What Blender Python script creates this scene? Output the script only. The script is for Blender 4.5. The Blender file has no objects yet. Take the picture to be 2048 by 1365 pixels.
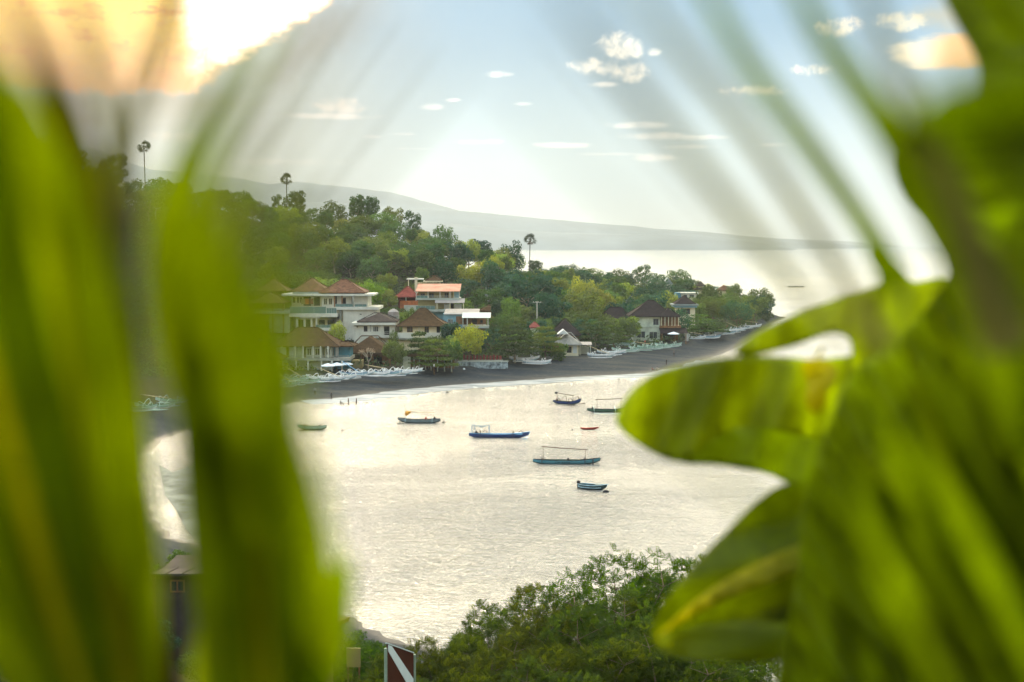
import bpy, bmesh, math, random
import numpy as np
from mathutils import Vector, Matrix, noise as mnoise

S = bpy.context.scene
COL = S.collection
R = math.radians
rnd = random.Random(7)

# ---------------------------------------------------------------- camera
FP = 2048 * 50 / 36.0          # focal length in pixels of the 2048 px photograph
HY = 486.0                     # row of the true horizon
CAMZ = 34.0
PITCH = math.atan((682.5 - HY) / FP)
cam_d = bpy.data.cameras.new('camera')
cam_d.lens = 50; cam_d.sensor_width = 36
cam_d.clip_start = 0.05; cam_d.clip_end = 60000
cam_d.dof.use_dof = True
cam_d.dof.focus_distance = 160
cam_d.dof.aperture_fstop = 2.0
cam = bpy.data.objects.new('camera', cam_d); COL.objects.link(cam)
cam.location = (0, 0, CAMZ)
cam.rotation_euler = (math.pi / 2 - PITCH, 0, 0)
S.camera = cam
CP, SP_ = math.cos(PITCH), math.sin(PITCH)

def ray(px, py):
    x = (px - 1024) / FP; z = -(py - 682.5) / FP
    return Vector((x, CP + SP_ * z, -SP_ + CP * z))
def P(px, py, d):
    """point seen at pixel (px,py) at forward distance d"""
    r = ray(px, py); t = d / r.y
    return Vector((r.x * t, d, CAMZ + r.z * t))
def G(px, py, z=0.0):
    """point at height z seen at pixel"""
    r = ray(px, py); t = (z - CAMZ) / r.z
    return Vector((r.x * t, r.y * t, z))
def topix(x, y, z):
    v = Vector((x, y, z - CAMZ))
    f = v.y * CP - v.z * SP_; u = v.y * SP_ + v.z * CP
    return 1024 + FP * v.x / f, 682.5 - FP * u / f

def srgb(r, g, b):
    def c(v):
        v /= 255.0
        return v / 12.92 if v <= 0.04045 else ((v + 0.055) / 1.055) ** 2.4
    return (c(r), c(g), c(b), 1.0)

# ---------------------------------------------------------------- node helpers
class NT:
    def __init__(s, tree): s.t = tree
    def n(s, typ, **kw):
        nd = s.t.nodes.new(typ)
        for k, v in kw.items(): setattr(nd, k, v)
        return nd
    def lk(s, a, b): s.t.links.new(a, b)
    def val(s, sock, v):
        if isinstance(v, X): s.lk(v.o, sock)
        elif isinstance(v, bpy.types.NodeSocket): s.lk(v, sock)
        else: sock.default_value = v
    def m(s, op, a, b=0.0, c=None):
        nd = s.n('ShaderNodeMath', operation=op)
        s.val(nd.inputs[0], a); s.val(nd.inputs[1], b)
        if c is not None: s.val(nd.inputs[2], c)
        return X(s, nd.outputs[0])
    def mix(s, f, a, b, blend='MIX'):
        nd = s.n('ShaderNodeMix', data_type='RGBA', blend_type=blend)
        nd.clamp_factor = True
        s.val(nd.inputs[0], f); s.val(nd.inputs[6], a); s.val(nd.inputs[7], b)
        return nd.outputs[2]
    def sstep(s, v, lo, hi, a=0.0, b=1.0):
        nd = s.n('ShaderNodeMapRange', interpolation_type='SMOOTHSTEP')
        s.val(nd.inputs[0], v); nd.inputs[1].default_value = lo; nd.inputs[2].default_value = hi
        nd.inputs[3].default_value = a; nd.inputs[4].default_value = b
        return X(s, nd.outputs[0])
    def noise(s, vec, scale, detail=3, rough=.5, dist=0.0):
        nd = s.n('ShaderNodeTexNoise')
        if vec is not None: s.val(nd.inputs['Vector'], vec)
        nd.inputs['Scale'].default_value = scale; nd.inputs['Detail'].default_value = detail
        nd.inputs['Roughness'].default_value = rough; nd.inputs['Distortion'].default_value = dist
        return X(s, nd.outputs['Fac'])
    def ramp(s, f, stops):
        nd = s.n('ShaderNodeValToRGB')
        s.val(nd.inputs[0], f)
        e = nd.color_ramp.elements
        while len(e) < len(stops): e.new(.5)
        for i, (p, c) in enumerate(stops):
            e[i].position = p; e[i].color = c
        return nd.outputs[0]
class X:
    def __init__(s, nt, o): s.nt = nt; s.o = o
    def __add__(s, b): return s.nt.m('ADD', s, b)
    __radd__ = __add__
    def __sub__(s, b): return s.nt.m('SUBTRACT', s, b)
    def __rsub__(s, b): return s.nt.m('SUBTRACT', b, s)
    def __mul__(s, b): return s.nt.m('MULTIPLY', s, b)
    __rmul__ = __mul__
    def __truediv__(s, b): return s.nt.m('DIVIDE', s, b)
    def max(s, b): return s.nt.m('MAXIMUM', s, b)
    def min(s, b): return s.nt.m('MINIMUM', s, b)

# ---------------------------------------------------------------- world
SUN_AZ, SUN_EL = -12.0, 13.0         # degrees, azimuth from +Y towards +X
W = bpy.data.worlds.new('World'); S.world = W; W.use_nodes = True
nt = NT(W.node_tree); W.node_tree.nodes.clear()
tc = nt.n('ShaderNodeTexCoord')
sep = nt.n('ShaderNodeSeparateXYZ'); nt.lk(tc.outputs['Generated'], sep.inputs[0])
wx, wy, wz = (X(nt, sep.outputs[i]) for i in range(3))
A = nt.m('ARCTAN2', wx, wy) * (180 / math.pi)
E_ = nt.m('ARCSINE', wz) * (180 / math.pi)
Ec = E_.max(0.15)
sky = nt.n('ShaderNodeTexSky', sky_type='NISHITA')
sky.sun_disc = False
sky.sun_elevation = R(SUN_EL); sky.sun_rotation = R(SUN_AZ)
sky.air_density = 1.2; sky.dust_density = 2.0; sky.ozone_density = 1.5
cz = nt.n('ShaderNodeCombineXYZ'); nt.val(cz.inputs[0], wx); nt.val(cz.inputs[1], wy); nt.val(cz.inputs[2], wz.max(0.01))
nt.lk(cz.outputs[0], sky.inputs[0])
AE = nt.n('ShaderNodeCombineXYZ'); nt.val(AE.inputs[0], A); nt.val(AE.inputs[1], E_ * 1.0)
AEs = nt.n('ShaderNodeCombineXYZ'); nt.val(AEs.inputs[0], A * 0.45); nt.val(AEs.inputs[1], E_ * 1.6)
n_big = nt.noise(AE.outputs[0], 0.35, 5, .6) - 0.5
n_mid = nt.noise(AE.outputs[0], 1.3, 6, .62, .3) - 0.5
n_str = nt.noise(AEs.outputs[0], 0.9, 5, .6) - 0.5

def c10(r, g, b, k=1.0):
    c = srgb(r, g, b); return (c[0] * 10 * k, c[1] * 10 * k, c[2] * 10 * k, 1)
# clear air veil: pale near the horizon, blue-grey higher, cream far above and round the sun
veil = nt.mix(nt.sstep(Ec, 0, 3.2), c10(200, 211, 207), c10(150, 188, 208, .98))
veil = nt.mix(nt.sstep(Ec + n_big * 1.5, 3.0, 9.0), veil, c10(86, 148, 188, .93))
veil = nt.mix(nt.sstep(A * -1.0 + n_big * 3, 1.5, 12.0) * 0.55, veil, c10(204, 196, 180, .85))
veil = nt.mix(nt.sstep(Ec + n_big * 3, 11.5, 21.0), veil, c10(240, 232, 214, 2.2))
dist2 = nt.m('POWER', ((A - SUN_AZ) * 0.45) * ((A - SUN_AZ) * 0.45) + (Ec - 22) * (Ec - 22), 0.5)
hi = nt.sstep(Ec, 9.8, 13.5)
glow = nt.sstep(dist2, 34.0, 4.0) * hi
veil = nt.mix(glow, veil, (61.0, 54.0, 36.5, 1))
back = nt.sstep(wy, 0.35, -0.4)
veil = nt.mix(back, veil, c10(176, 202, 226, 2.0))
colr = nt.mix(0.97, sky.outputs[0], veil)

def lay(col, mask, c): return nt.mix(mask, col, c)
# grey cloud bank right and below of the bright opening
v = (Ec - 5.75) - (A + 12.4) * 0.67
bank = nt.sstep(nt.m('ABSOLUTE', v + 1.0) * -1.0 + n_mid * 1.6, -1.7, 0.1) * nt.sstep(A, -14.5, -12.2) * nt.sstep(A, -4.0, -8.0) * nt.sstep(Ec, 4.2, 5.6)
colr = lay(colr, bank * 0.75, c10(140, 128, 118, .9))
under = nt.sstep(Ec + n_str * .5, 6.1, 5.4) * nt.sstep(Ec + n_str * 1.4, 3.0, 5.4) * nt.sstep(A, -9.0, -13.0)
colr = lay(colr, under * 0.8, c10(150, 122, 72, .85))
# bright opening
edge = v.min((Ec - 5.62) * 1.3) + n_mid * 0.9 + n_str * 1.0
opening = nt.sstep(edge, -0.12, 0.45) * nt.sstep(Ec, 18.0, 12.0)* nt.sstep(A, 2.0, -3.0)
warm = nt.sstep(A + n_mid * 2 + (Ec - 6) * 0.25, -13.0, -10.0)
core = nt.mix(warm, nt.mix(nt.sstep(Ec + n_str * 3, 5.4, 9.5), c10(255, 162, 0, .95), c10(255, 200, 56, 1.3)), (36.0, 32, 25, 1))
core = nt.mix(nt.sstep(n_str + n_mid * .5, 0.0, 0.22) * nt.sstep(A, -12.0, -13.5), core, c10(235, 140, 10, 1.2))
core = nt.mix(nt.sstep(edge, 0.9, -0.1) * nt.sstep(A, -13.5, -12.0) * 0.9, core, c10(255, 172, 15, 1.4))
colr = lay(colr, opening, core)

# separate small clouds: (px, py, half-width px, half-height px, colour, strength)
CL = [(1238, 100, 44, 25, (246, 236, 214), .95), (1190, 140, 50, 17, (244, 233, 212), .9), (1262, 152, 42, 18, (240, 230, 210), .9),
      (1205, 174, 34, 6, (240, 230, 214), .8), (1305, 112, 16, 8, (240, 232, 216), .8), (996, 152, 30, 8, (240, 233, 218), .85),
      (1492, 189, 60, 11, (236, 222, 198), .9), (1620, 152, 36, 12, (236, 222, 196), .85), (1675, 72, 42, 18, (232, 214, 184), .85),
      (1790, 66, 46, 18, (226, 214, 180), .8), (680, 218, 55, 16, (226, 208, 188), .8), (660, 238, 110, 7, (232, 217, 200), .8),
      (868, 218, 26, 8, (238, 230, 220), .7), (908, 204, 18, 5, (238, 230, 220), .7), (970, 286, 62, 7, (236, 228, 216), .8),
      (1120, 293, 78, 6, (238, 230, 218), .8), (1272, 254, 84, 8, (238, 230, 216), .85), (1300, 276, 78, 8, (240, 230, 215), .8),
      (1400, 280, 70, 6, (238, 230, 216), .7), (1385, 297, 64, 6, (238, 230, 216), .7), (1305, 318, 50, 9, (238, 228, 214), .75),
      (1220, 311, 60, 5, (236, 229, 218), .6), (806, 272, 30, 4, (232, 224, 214), .6), (745, 277, 22, 4, (230, 222, 212), .5),
      (820, 300, 46, 3, (230, 224, 214), .5), (560, 328, 130, 9, (232, 214, 194), .55), (1545, 295, 30, 4, (236, 230, 220), .5),
      (1045, 211, 20, 4, (236, 232, 222), .5), (350, 282, 60, 10, (216, 190, 160), .5)]
for i, (cx, cy, hw, hh, c, k) in enumerate(CL):
    a0 = math.degrees(math.atan((cx - 1024) / FP)); e0 = math.degrees(math.atan((HY - cy) / FP))
    wa = math.degrees(hw / FP); he = math.degrees(hh / FP)
    dx = (A - a0) * (1 / wa); dy = (E_ - e0) * (1 / he)
    nn = n_mid if hh > 9 else n_str
    q = (1.15 if hh > 9 else .9) - (dx * dx + dy * dy) + (nn + n_mid * .6) * (3.8 if hh > 9 else 3.6)
    mk = nt.sstep(q, -0.3, 1.7 if hh > 9 else 1.5) * k
    c = tuple(min(255, v_) for v_ in (c[0], c[1] + 2, c[2] + 8))
    colr = lay(colr, (mk * 1.1).min(1.0), c10(*c, 1.32))
# orange-lit cloud, far right
dx = (A - 16.9) * (1 / 2.6); dy = (E_ - 7.25) * (1 / 0.75)
q = 1.0 - (dx * dx + dy * dy) + n_str * 1.6
colr = lay(colr, nt.sstep((A - 15.6) * 0.4 - nt.m('ABSOLUTE', E_ - 8.6) + n_mid, -0.7, 0.6) * 0.7, c10(176, 158, 110))
colr = lay(colr, nt.sstep(q, 0.0, 0.8), nt.mix(nt.sstep(A, 15.3, 17.2), c10(255, 236, 196, 1.35), c10(250, 172, 10, .95)))
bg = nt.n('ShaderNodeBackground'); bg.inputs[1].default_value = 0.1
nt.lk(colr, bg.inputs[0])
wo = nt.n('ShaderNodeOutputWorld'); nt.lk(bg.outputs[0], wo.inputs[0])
W.cycles.sampling_method = 'MANUAL'; W.cycles.sample_map_resolution = 1024

# ---------------------------------------------------------------- sun
sl = bpy.data.lights.new('sun', 'SUN'); sl.energy = 1.1; sl.angle = R(3); sl.color = (1.0, 0.80, 0.55)
sun = bpy.data.objects.new('sun', sl); COL.objects.link(sun)
sd = Vector((math.sin(R(SUN_AZ)) * math.cos(R(SUN_EL)), math.cos(R(SUN_AZ)) * math.cos(R(SUN_EL)), math.sin(R(SUN_EL))))
sun.rotation_euler = sd.to_track_quat('Z', 'Y').to_euler()

S.view_settings.view_transform = 'Standard'; S.view_settings.look = 'None'
S.view_settings.exposure = 0.62; S.view_settings.gamma = 1
S.render.engine = 'CYCLES'
cy = S.cycles
try:
    cy.use_denoising = True; cy.denoiser = 'OPENIMAGEDENOISE'
except Exception: pass
cy.max_bounces = 8; cy.diffuse_bounces = 2; cy.glossy_bounces = 3; cy.transmission_bounces = 4
cy.volume_bounces = 0; cy.transparent_max_bounces = 8
cy.caustics_reflective = False; cy.caustics_refractive = False
cy.sample_clamp_indirect = 4.0
cy.use_adaptive_sampling = True; cy.adaptive_threshold = 0.015

# ---------------------------------------------------------------- object helpers
def tag(o, label=None, cat=None, group=None, kind=None):
    if label: o['label'] = label
    if cat: o['category'] = cat
    if group: o['group'] = group
    if kind: o['kind'] = kind
    return o
def empty(name, loc=(0, 0, 0), rz=0.0, label=None, cat=None, group=None):
    o = bpy.data.objects.new(name, None); COL.objects.link(o)
    o.empty_display_size = .5
    o.location = loc; o.rotation_euler = (0, 0, rz)
    return tag(o, label, cat, group)
def link(name, me, mat=None, parent=None):
    o = bpy.data.objects.new(name, me); COL.objects.link(o)
    if mat and not me.materials: me.materials.append(mat)
    if parent: o.parent = parent
    return o
def copy_tree(o, parent=None):
    c = o.copy(); COL.objects.link(c); c.parent = parent
    for ch in list(o.children): copy_tree(ch, c)
    return c

class MB:
    """collects primitives for ONE mesh object"""
    def __init__(s): s.v = []; s.f = []
    def add(s, vs, fs):
        n = len(s.v); s.v += [tuple(v) for v in vs]; s.f += [tuple(i + n for i in f) for f in fs]; return s
    def box(s, x0, x1, y0, y1, z0, z1):
        vs = [(x, y, z) for z in (z0, z1) for y in (y0, y1) for x in (x0, x1)]
        return s.add(vs, [(0, 2, 3, 1), (4, 5, 7, 6), (0, 1, 5, 4), (2, 6, 7, 3), (0, 4, 6, 2), (1, 3, 7, 5)])
    def tube(s, pts, rad, n=6, cap=True):
        pts = [Vector(p) for p in pts]
        rr = rad if isinstance(rad, (list, tuple)) else [rad] * len(pts)
        vs = []; fs = []
        for i, p in enumerate(pts):
            t = (pts[min(i + 1, len(pts) - 1)] - pts[max(i - 1, 0)])
            if t.length < 1e-9: t = Vector((0, 0, 1))
            t.normalize()
            a = t.cross(Vector((0, 0, 1)))
            if a.length < .05: a = t.cross(Vector((0, 1, 0)))
            a.normalize(); b = t.cross(a)
            for k in range(n):
                g = 2 * math.pi * k / n
                vs.append(p + a * math.cos(g) * rr[i] + b * math.sin(g) * rr[i])
        for i in range(len(pts) - 1):
            for k in range(n):
                k2 = (k + 1) % n
                fs.append((i * n + k, i * n + k2, (i + 1) * n + k2, (i + 1) * n + k))
        if cap:
            fs.append(tuple(range(n))[::-1]); fs.append(tuple((len(pts) - 1) * n + k for k in range(n)))
        return s.add(vs, fs)
    def hip(s, x0, x1, y0, y1, z0, zr, ridge=0.25, th=0.25, curve=0.0):
        """hipped roof, eaves rectangle, ridge length fraction along the longer side"""
        cx, cy_ = (x0 + x1) / 2, (y0 + y1) / 2
        if x1 - x0 >= y1 - y0: rx, ry = (x1 - x0) / 2 * ridge, 0.02
        else: rx, ry = 0.02, (y1 - y0) / 2 * ridge
        def ring(f, z):
            ax = (x1 - x0) / 2 * (1 - f) + rx * f; ay = (y1 - y0) / 2 * (1 - f) + ry * f
            return [(cx - ax, cy_ - ay, z), (cx + ax, cy_ - ay, z), (cx + ax, cy_ + ay, z), (cx - ax, cy_ + ay, z)]
        h = zr - z0
        vs = ring(0, z0 - th) + ring(0, z0) + ring(.45, z0 + h * (.45 - curve)) + ring(1, zr)
        fs = [(3, 2, 1, 0)]
        for k in range(3):
            for j in range(4):
                j2 = (j + 1) % 4
                fs.append((k * 4 + j, k * 4 + j2, k * 4 + 4 + j2, k * 4 + 4 + j))
        fs.append((12, 13, 14, 15))
        return s.add(vs, fs)
    def sphere(s, c, r, n=8, m=6, sx=1, sy=1, sz=1):
        vs = []; fs = []
        for i in range(m + 1):
            t = math.pi * i / m
            for k in range(n):
                g = 2 * math.pi * k / n
                vs.append((c[0] + r * sx * math.sin(t) * math.cos(g), c[1] + r * sy * math.sin(t) * math.sin(g), c[2] + r * sz * math.cos(t)))
        for i in range(m):
            for k in range(n):
                k2 = (k + 1) % n
                fs.append((i * n + k, (i + 1) * n + k, (i + 1) * n + k2, i * n + k2))
        return s.add(vs, fs)
    def build(s, name, mat, parent=None, smooth=False):
        me = bpy.data.meshes.new(name); me.from_pydata(s.v, [], s.f); me.update()
        if smooth: me.shade_smooth()
        return link(name, me, mat, parent)

def grid_mesh(name, nx, ny, fn, keep=None):
    """fn(i,j)->(x,y,z)"""
    vs = [fn(i, j) for j in range(ny) for i in range(nx)]
    fs = [(j * nx + i, j * nx + i + 1, (j + 1) * nx + i + 1, (j + 1) * nx + i) for j in range(ny - 1) for i in range(nx - 1)]
    me = bpy.data.meshes.new(name); me.from_pydata(vs, [], fs); me.update(); me.shade_smooth()
    return me

# ---------------------------------------------------------------- materials
MATS = {}
def mat(name, col, rough=.8, spec=.2, var=.15, scale=1.0, bump=0.0, metallic=0.0, col2=None, alpha=None):
    if name in MATS: return MATS[name]
    m = bpy.data.materials.new(name); m.use_nodes = True
    n = NT(m.node_tree); m.node_tree.nodes.clear()
    out = n.n('ShaderNodeOutputMaterial'); p = n.n('ShaderNodeBsdfPrincipled'); n.lk(p.outputs[0], out.inputs[0])
    tcn = n.n('ShaderNodeTexCoord')
    nz = n.noise(tcn.outputs['Object'], scale, 5, .65)
    c = col if len(col) == 4 else (*col, 1)
    c2 = col2 or tuple(v * (1 - var * 2.2) for v in c[:3]) + (1,)
    f = n.sstep(nz, .35, .68)
    cc = n.mix(f, c, c2)
    n.lk(cc, p.inputs['Base Color'])
    p.inputs['Roughness'].default_value = rough; p.inputs['Specular IOR Level'].default_value = spec
    p.inputs['Metallic'].default_value = metallic
    if bump:
        b = n.n('ShaderNodeBump'); b.inputs['Strength'].default_value = bump
        n.val(b.inputs['Height'], nz); n.lk(b.outputs[0], p.inputs['Normal'])
    MATS[name] = m
    return m
def leafmat(name, col, trans, tw=.5, rough=.5, spec=.3, rv=.35, scale=.25, col2=None, gloss=.012, vscale=None):
    """foliage: diffuse + translucent, brightness varies per object and per clump"""
    if name in MATS: return MATS[name]
    m = bpy.data.materials.new(name); m.use_nodes = True
    n = NT(m.node_tree); m.node_tree.nodes.clear()
    out = n.n('ShaderNodeOutputMaterial')
    tcn = n.n('ShaderNodeTexCoord'); oi = n.n('ShaderNodeObjectInfo')
    nz = n.noise(tcn.outputs['Object'], scale, 3, .6)
    nf = n.noise(tcn.outputs['Object'], scale * 9, 2, .6)
    rn = X(n, oi.outputs['Random'])
    k = (rn * rv * 2 + (1 - rv)) * n.sstep(nz * .75 + nf * .25, .3, .7, .6, 1.45)
    hs = n.n('ShaderNodeHueSaturation')
    r2 = n.m('FRACT', rn * 17.31)
    n.val(hs.inputs['Hue'], r2 * .07 + .465); n.val(hs.inputs['Saturation'], n.m('FRACT', rn * 7.7) * .3 + .8); n.val(hs.inputs['Value'], k)
    n.val(hs.inputs['Color'], n.mix(n.sstep(nf, .4, .65), col, col2 or col))
    hs2 = n.n('ShaderNodeHueSaturation'); n.val(hs2.inputs['Value'], k); n.val(hs2.inputs['Hue'], r2 * .07 + .465)
    hs2.inputs['Color'].default_value = trans
    d = n.n('ShaderNodeBsdfDiffuse'); n.lk(hs.outputs[0], d.inputs[0])
    t = n.n('ShaderNodeBsdfTranslucent'); n.lk(hs2.outputs[0], t.inputs[0])
    mx = n.n('ShaderNodeMixShader'); mx.inputs[0].default_value = tw
    n.lk(d.outputs[0], mx.inputs[1]); n.lk(t.outputs[0], mx.inputs[2])
    g = n.n('ShaderNodeBsdfGlossy'); g.inputs['Roughness'].default_value = rough
    m2 = n.n('ShaderNodeMixShader'); m2.inputs[0].default_value = gloss
    n.lk(mx.outputs[0], m2.inputs[1]); n.lk(g.outputs[0], m2.inputs[2])
    n.lk(m2.outputs[0], out.inputs[0])
    MATS[name] = m
    return m
# ---------------------------------------------------------------- bay outline (water edge), world metres
BAYPX = [(600, 803), (650, 800), (700, 796), (770, 786), (830, 779), (920, 771), (1000, 766), (1100, 759), (1200, 753), (1290, 749), (1350, 738), (1400, 722), (1445, 708), (1480, 692), (1525, 664), (1546, 645)]
BAYPX2 = [(1500, 1420), (1300, 1375), (1000, 1345), (900, 1316), (830, 1296), (790, 1287), (750, 1272), (715, 1250), (680, 1232), (560, 1190), (450, 1125), (400, 1092), (340, 1080), (300, 1040), (284, 1000), (278, 950), (292, 905), (318, 880), (345, 870), (400, 858), (470, 838), (545, 815)]
bay = [tuple(G(x, y)[:2]) for x, y in BAYPX] + [(135, 680), (170, 720), (400, 760), (3000, 800), (3000, 60), (300, 70), (90, 98)] + [tuple(G(x, y)[:2]) for x, y in BAYPX2]
bay = np.array(bay)
def inside(px, py):
    c = np.zeros(px.shape, bool); n = len(bay)
    for i in range(n):
        x0, y0 = bay[i]; x1, y1 = bay[(i + 1) % n]
        cond = ((y0 > py) != (y1 > py))
        with np.errstate(divide='ignore', invalid='ignore'):
            xi = (x1 - x0) * (py - y0) / (y1 - y0 if y1 != y0 else 1e-9) + x0
        c ^= cond & (px < xi)
    return c
def edist(px, py):
    d = np.full(px.shape, 1e9); n = len(bay)
    for i in range(n):
        a = bay[i]; b = bay[(i + 1) % n]; ab = b - a
        t = np.clip(((px - a[0]) * ab[0] + (py - a[1]) * ab[1]) / (ab @ ab), 0, 1)
        d = np.minimum(d, np.hypot(px - (a[0] + t * ab[0]), py - (a[1] + t * ab[1])))
    return d
# hill: column px -> (tree-top row at crest, crest distance, distance of the beach back, back shore distance)
HC = np.array([(-900, 200, 520, 322, 900), (-200, 232, 540, 322, 900), (0, 248, 545, 322, 900), (120, 285, 550, 322, 900), (180, 315, 555, 322, 900),
    (240, 350, 560, 322, 900), (350, 356, 570, 322, 900), (440, 364, 580, 322, 900), (520, 390, 590, 325, 900), (620, 415, 600, 340, 900), (700, 420, 605, 346, 900),
    (790, 428, 610, 350, 900), (860, 455, 610, 352, 900), (930, 490, 605, 362, 900), (1000, 500, 600, 366, 880), (1060, 515, 610, 375, 860),
    (1120, 526, 650, 395, 860), (1200, 540, 690, 410, 860), (1300, 552, 720, 425, 860), (1380, 556, 710, 455, 850), (1450, 578, 660, 490, 760), (1500, 592, 640, 530, 720), (1548, 604, 630, 575, 680), (1700, 610, 640, 600, 660)], float)
def hillz(x, y):
    u = x / np.maximum(y, 1) * FP + 1024
    rt = np.interp(u, HC[:, 0], HC[:, 1]); yc = np.interp(u, HC[:, 0], HC[:, 2]); yb = np.interp(u, HC[:, 0], HC[:, 3]); ye = np.interp(u, HC[:, 0], HC[:, 4])
    zc = np.maximum(CAMZ + (HY - rt) / FP * yc - 11.5, 2.2)
    t = np.clip((y - yb) / (yc - yb), 0, 1)
    s = 0.25 * t + 0.75 * t * t * (3 - 2 * t)
    z = 2.3 + (zc - 2.3) * s
    back = np.clip((y - yc) / (ye - yc), 0, 1.6)
    return np.where(y > yc, zc - (zc + 4) * back ** 1.3, z)
def landz(x, y):
    x = np.asarray(x, float); y = np.asarray(y, float)
    ins = inside(x, y); d = edist(x, y)
    zf = np.minimum(0.09 * d, np.where(y > 380, 2.3 + 0 * d, 2.3)) 
    hz = hillz(x, y)
    u = x / np.maximum(y, 1) * FP + 1024
    yb = np.interp(u, HC[:, 0], HC[:, 3])
    zfar = np.where(y > yb, hz, np.minimum(zf, 2.3))
    zfar = np.where(hz < 2.3, hz, zfar)
    znear = np.minimum(d * 0.285, 32.2)
    w = np.clip((y - 200) / 140, 0, 1); w = w * w * (3 - 2 * w)
    zl = znear * (1 - w) + zfar * w
    zl = np.minimum(zl, d * 0.6)
    return np.where(ins, -np.minimum(d * 0.09, 4), zl)
def gz(x, y):
    return float(landz(np.array([x]), np.array([y]))[0])

xs = np.concatenate([np.arange(-900, -330, 15), np.arange(-330, 260, 2.4), np.arange(260, 700, 20)])
ys = np.concatenate([np.arange(-60, 90, 5), np.arange(90, 640, 2.4), np.arange(640, 1000, 10)])
GX, GY = np.meshgrid(xs, ys)
GZ = landz(GX, GY)
nx_, ny_ = len(xs), len(ys)
for j in range(ny_):
    for i in range(nx_):
        if GZ[j, i] > 3.0: GZ[j, i] += 1.6 * mnoise.noise(Vector((GX[j, i] * .05, GY[j, i] * .05, 0)))
        elif GZ[j, i] > .1: GZ[j, i] += .12 * mnoise.noise(Vector((GX[j, i] * .12, GY[j, i] * .12, 0)))
me = grid_mesh('ground', nx_, ny_, lambda i, j: (GX[j, i], GY[j, i], GZ[j, i]))
# ground material: black volcanic sand low, earth and scrub above
gm = bpy.data.materials.new('ground'); gm.use_nodes = True
n = NT(gm.node_tree); pr = gm.node_tree.nodes['Principled BSDF']
geo = n.n('ShaderNodeNewGeometry'); sp = n.n('ShaderNodeSeparateXYZ'); n.lk(geo.outputs['Position'], sp.inputs[0])
z = X(n, sp.outputs[2]); ypos = X(n, sp.outputs[1])
na = n.noise(geo.outputs['Position'], .06, 5, .6); nb = n.noise(geo.outputs['Position'], .9, 4, .7)
mp = n.n('ShaderNodeMapping'); n.lk(geo.outputs['Position'], mp.inputs[0]); mp.inputs['Scale'].default_value = (.25, 1, 1)
mp.inputs['Rotation'].default_value = (0, 0, R(-18))
nc = n.noise(mp.outputs[0], .22, 5, .65)
sand = n.mix(n.sstep(nc, .35, .7), (0.028, 0.036, 0.046, 1), (0.062, 0.066, 0.062, 1))
sand = n.mix(n.sstep(nb, .5, .78) * .5, sand, (0.13, 0.125, 0.11, 1))
sand = n.mix(n.sstep(z, .55, .05) * .8, sand, (0.02, 0.022, 0.026, 1))
earth = n.mix(n.sstep(na + nb * .3, .45, .75), (0.018, 0.03, 0.010, 1), (0.035, 0.032, 0.016, 1))
cc = n.mix(n.sstep(z + na * 1.2, 2.6, 3.8), sand, earth)
n.lk(cc, pr.inputs['Base Color'])
n.val(pr.inputs['Roughness'], n.sstep(z, .05, .5, .6, .95)); n.val(pr.inputs['Specular IOR Level'], n.sstep(z, .05, .8, .12, .01))
bmp = n.n('ShaderNodeBump'); bmp.inputs['Strength'].default_value = .5; bmp.inputs['Distance'].default_value = .25
n.val(bmp.inputs['Height'], nb + nc); n.lk(bmp.outputs[0], pr.inputs['Normal'])
tag(link('ground', me, gm), kind='structure')

# ---------------------------------------------------------------- sea
wm = bpy.data.materials.new('sea_water'); wm.use_nodes = True
n = NT(wm.node_tree); pr = wm.node_tree.nodes['Principled BSDF']
geo = n.n('ShaderNodeNewGeometry')
sp = n.n('ShaderNodeSeparateXYZ'); n.lk(geo.outputs['Position'], sp.inputs[0])
yp = X(n, sp.outputs[1])
pr.inputs['Base Color'].default_value = (0.22, 0.215, 0.19, 1)
pr.inputs['Roughness'].default_value = .13
pr.inputs['IOR'].default_value = 2.6
pr.inputs['Specular Tint'].default_value = (1, .98, .94, 1)
mp = n.n('ShaderNodeMapping'); n.lk(geo.outputs['Position'], mp.inputs[0])
mp.inputs['Scale'].default_value = (.7, 1.0, 1); mp.inputs['Rotation'].default_value = (0, 0, R(14))
w1 = n.noise(mp.outputs[0], .8, 3, .55, .6)
w2 = n.noise(mp.outputs[0], 2.4, 3, .6, .8)
w3 = n.noise(mp.outputs[0], .09, 3, .5, .5)
far = n.sstep(yp, 350, 1600, 1.0, .25)
b1 = n.n('ShaderNodeBump'); b1.inputs['Strength'].default_value = 1; wp = n.sstep(n.noise(mp.outputs[0], .018, 3, .6, .8), .35, .68, .75, 1.5)
n.val(b1.inputs['Distance'], far * 1.4 * wp)
n.val(b1.inputs['Height'], w1 * .62 + w2 * .36 + w3 * 1.2); n.lk(b1.outputs[0], pr.inputs['Normal'])
# sea surface: fine polar fan out to 15 km
rings = [-40, 40, 90, 130, 200, 300, 450, 700, 1100, 1800, 3000, 5200, 8500, 12900]
angs = [R(a) for a in range(-64, 66, 4)]
me = bpy.data.meshes.new('sea')
vs = []; fs = []
vs.append((0, -60, 0))
for r_ in rings[1:]:
    for a in angs: vs.append((math.sin(a) * r_, -60 + math.cos(a) * r_, 0))
na_ = len(angs)
for i in range(na_ - 1): fs.append((0, 1 + i + 1, 1 + i))
for k in range(len(rings) - 2):
    for i in range(na_ - 1):
        a = 1 + k * na_ + i; fs.append((a, a + 1, a + 1 + na_, a + na_))
fs = [f[::-1] for f in fs]
me.from_pydata(vs, [], fs); me.update()
if me.polygons[0].normal.z < 0: me.flip_normals()
tag(link('sea', me, wm), kind='structure')

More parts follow.
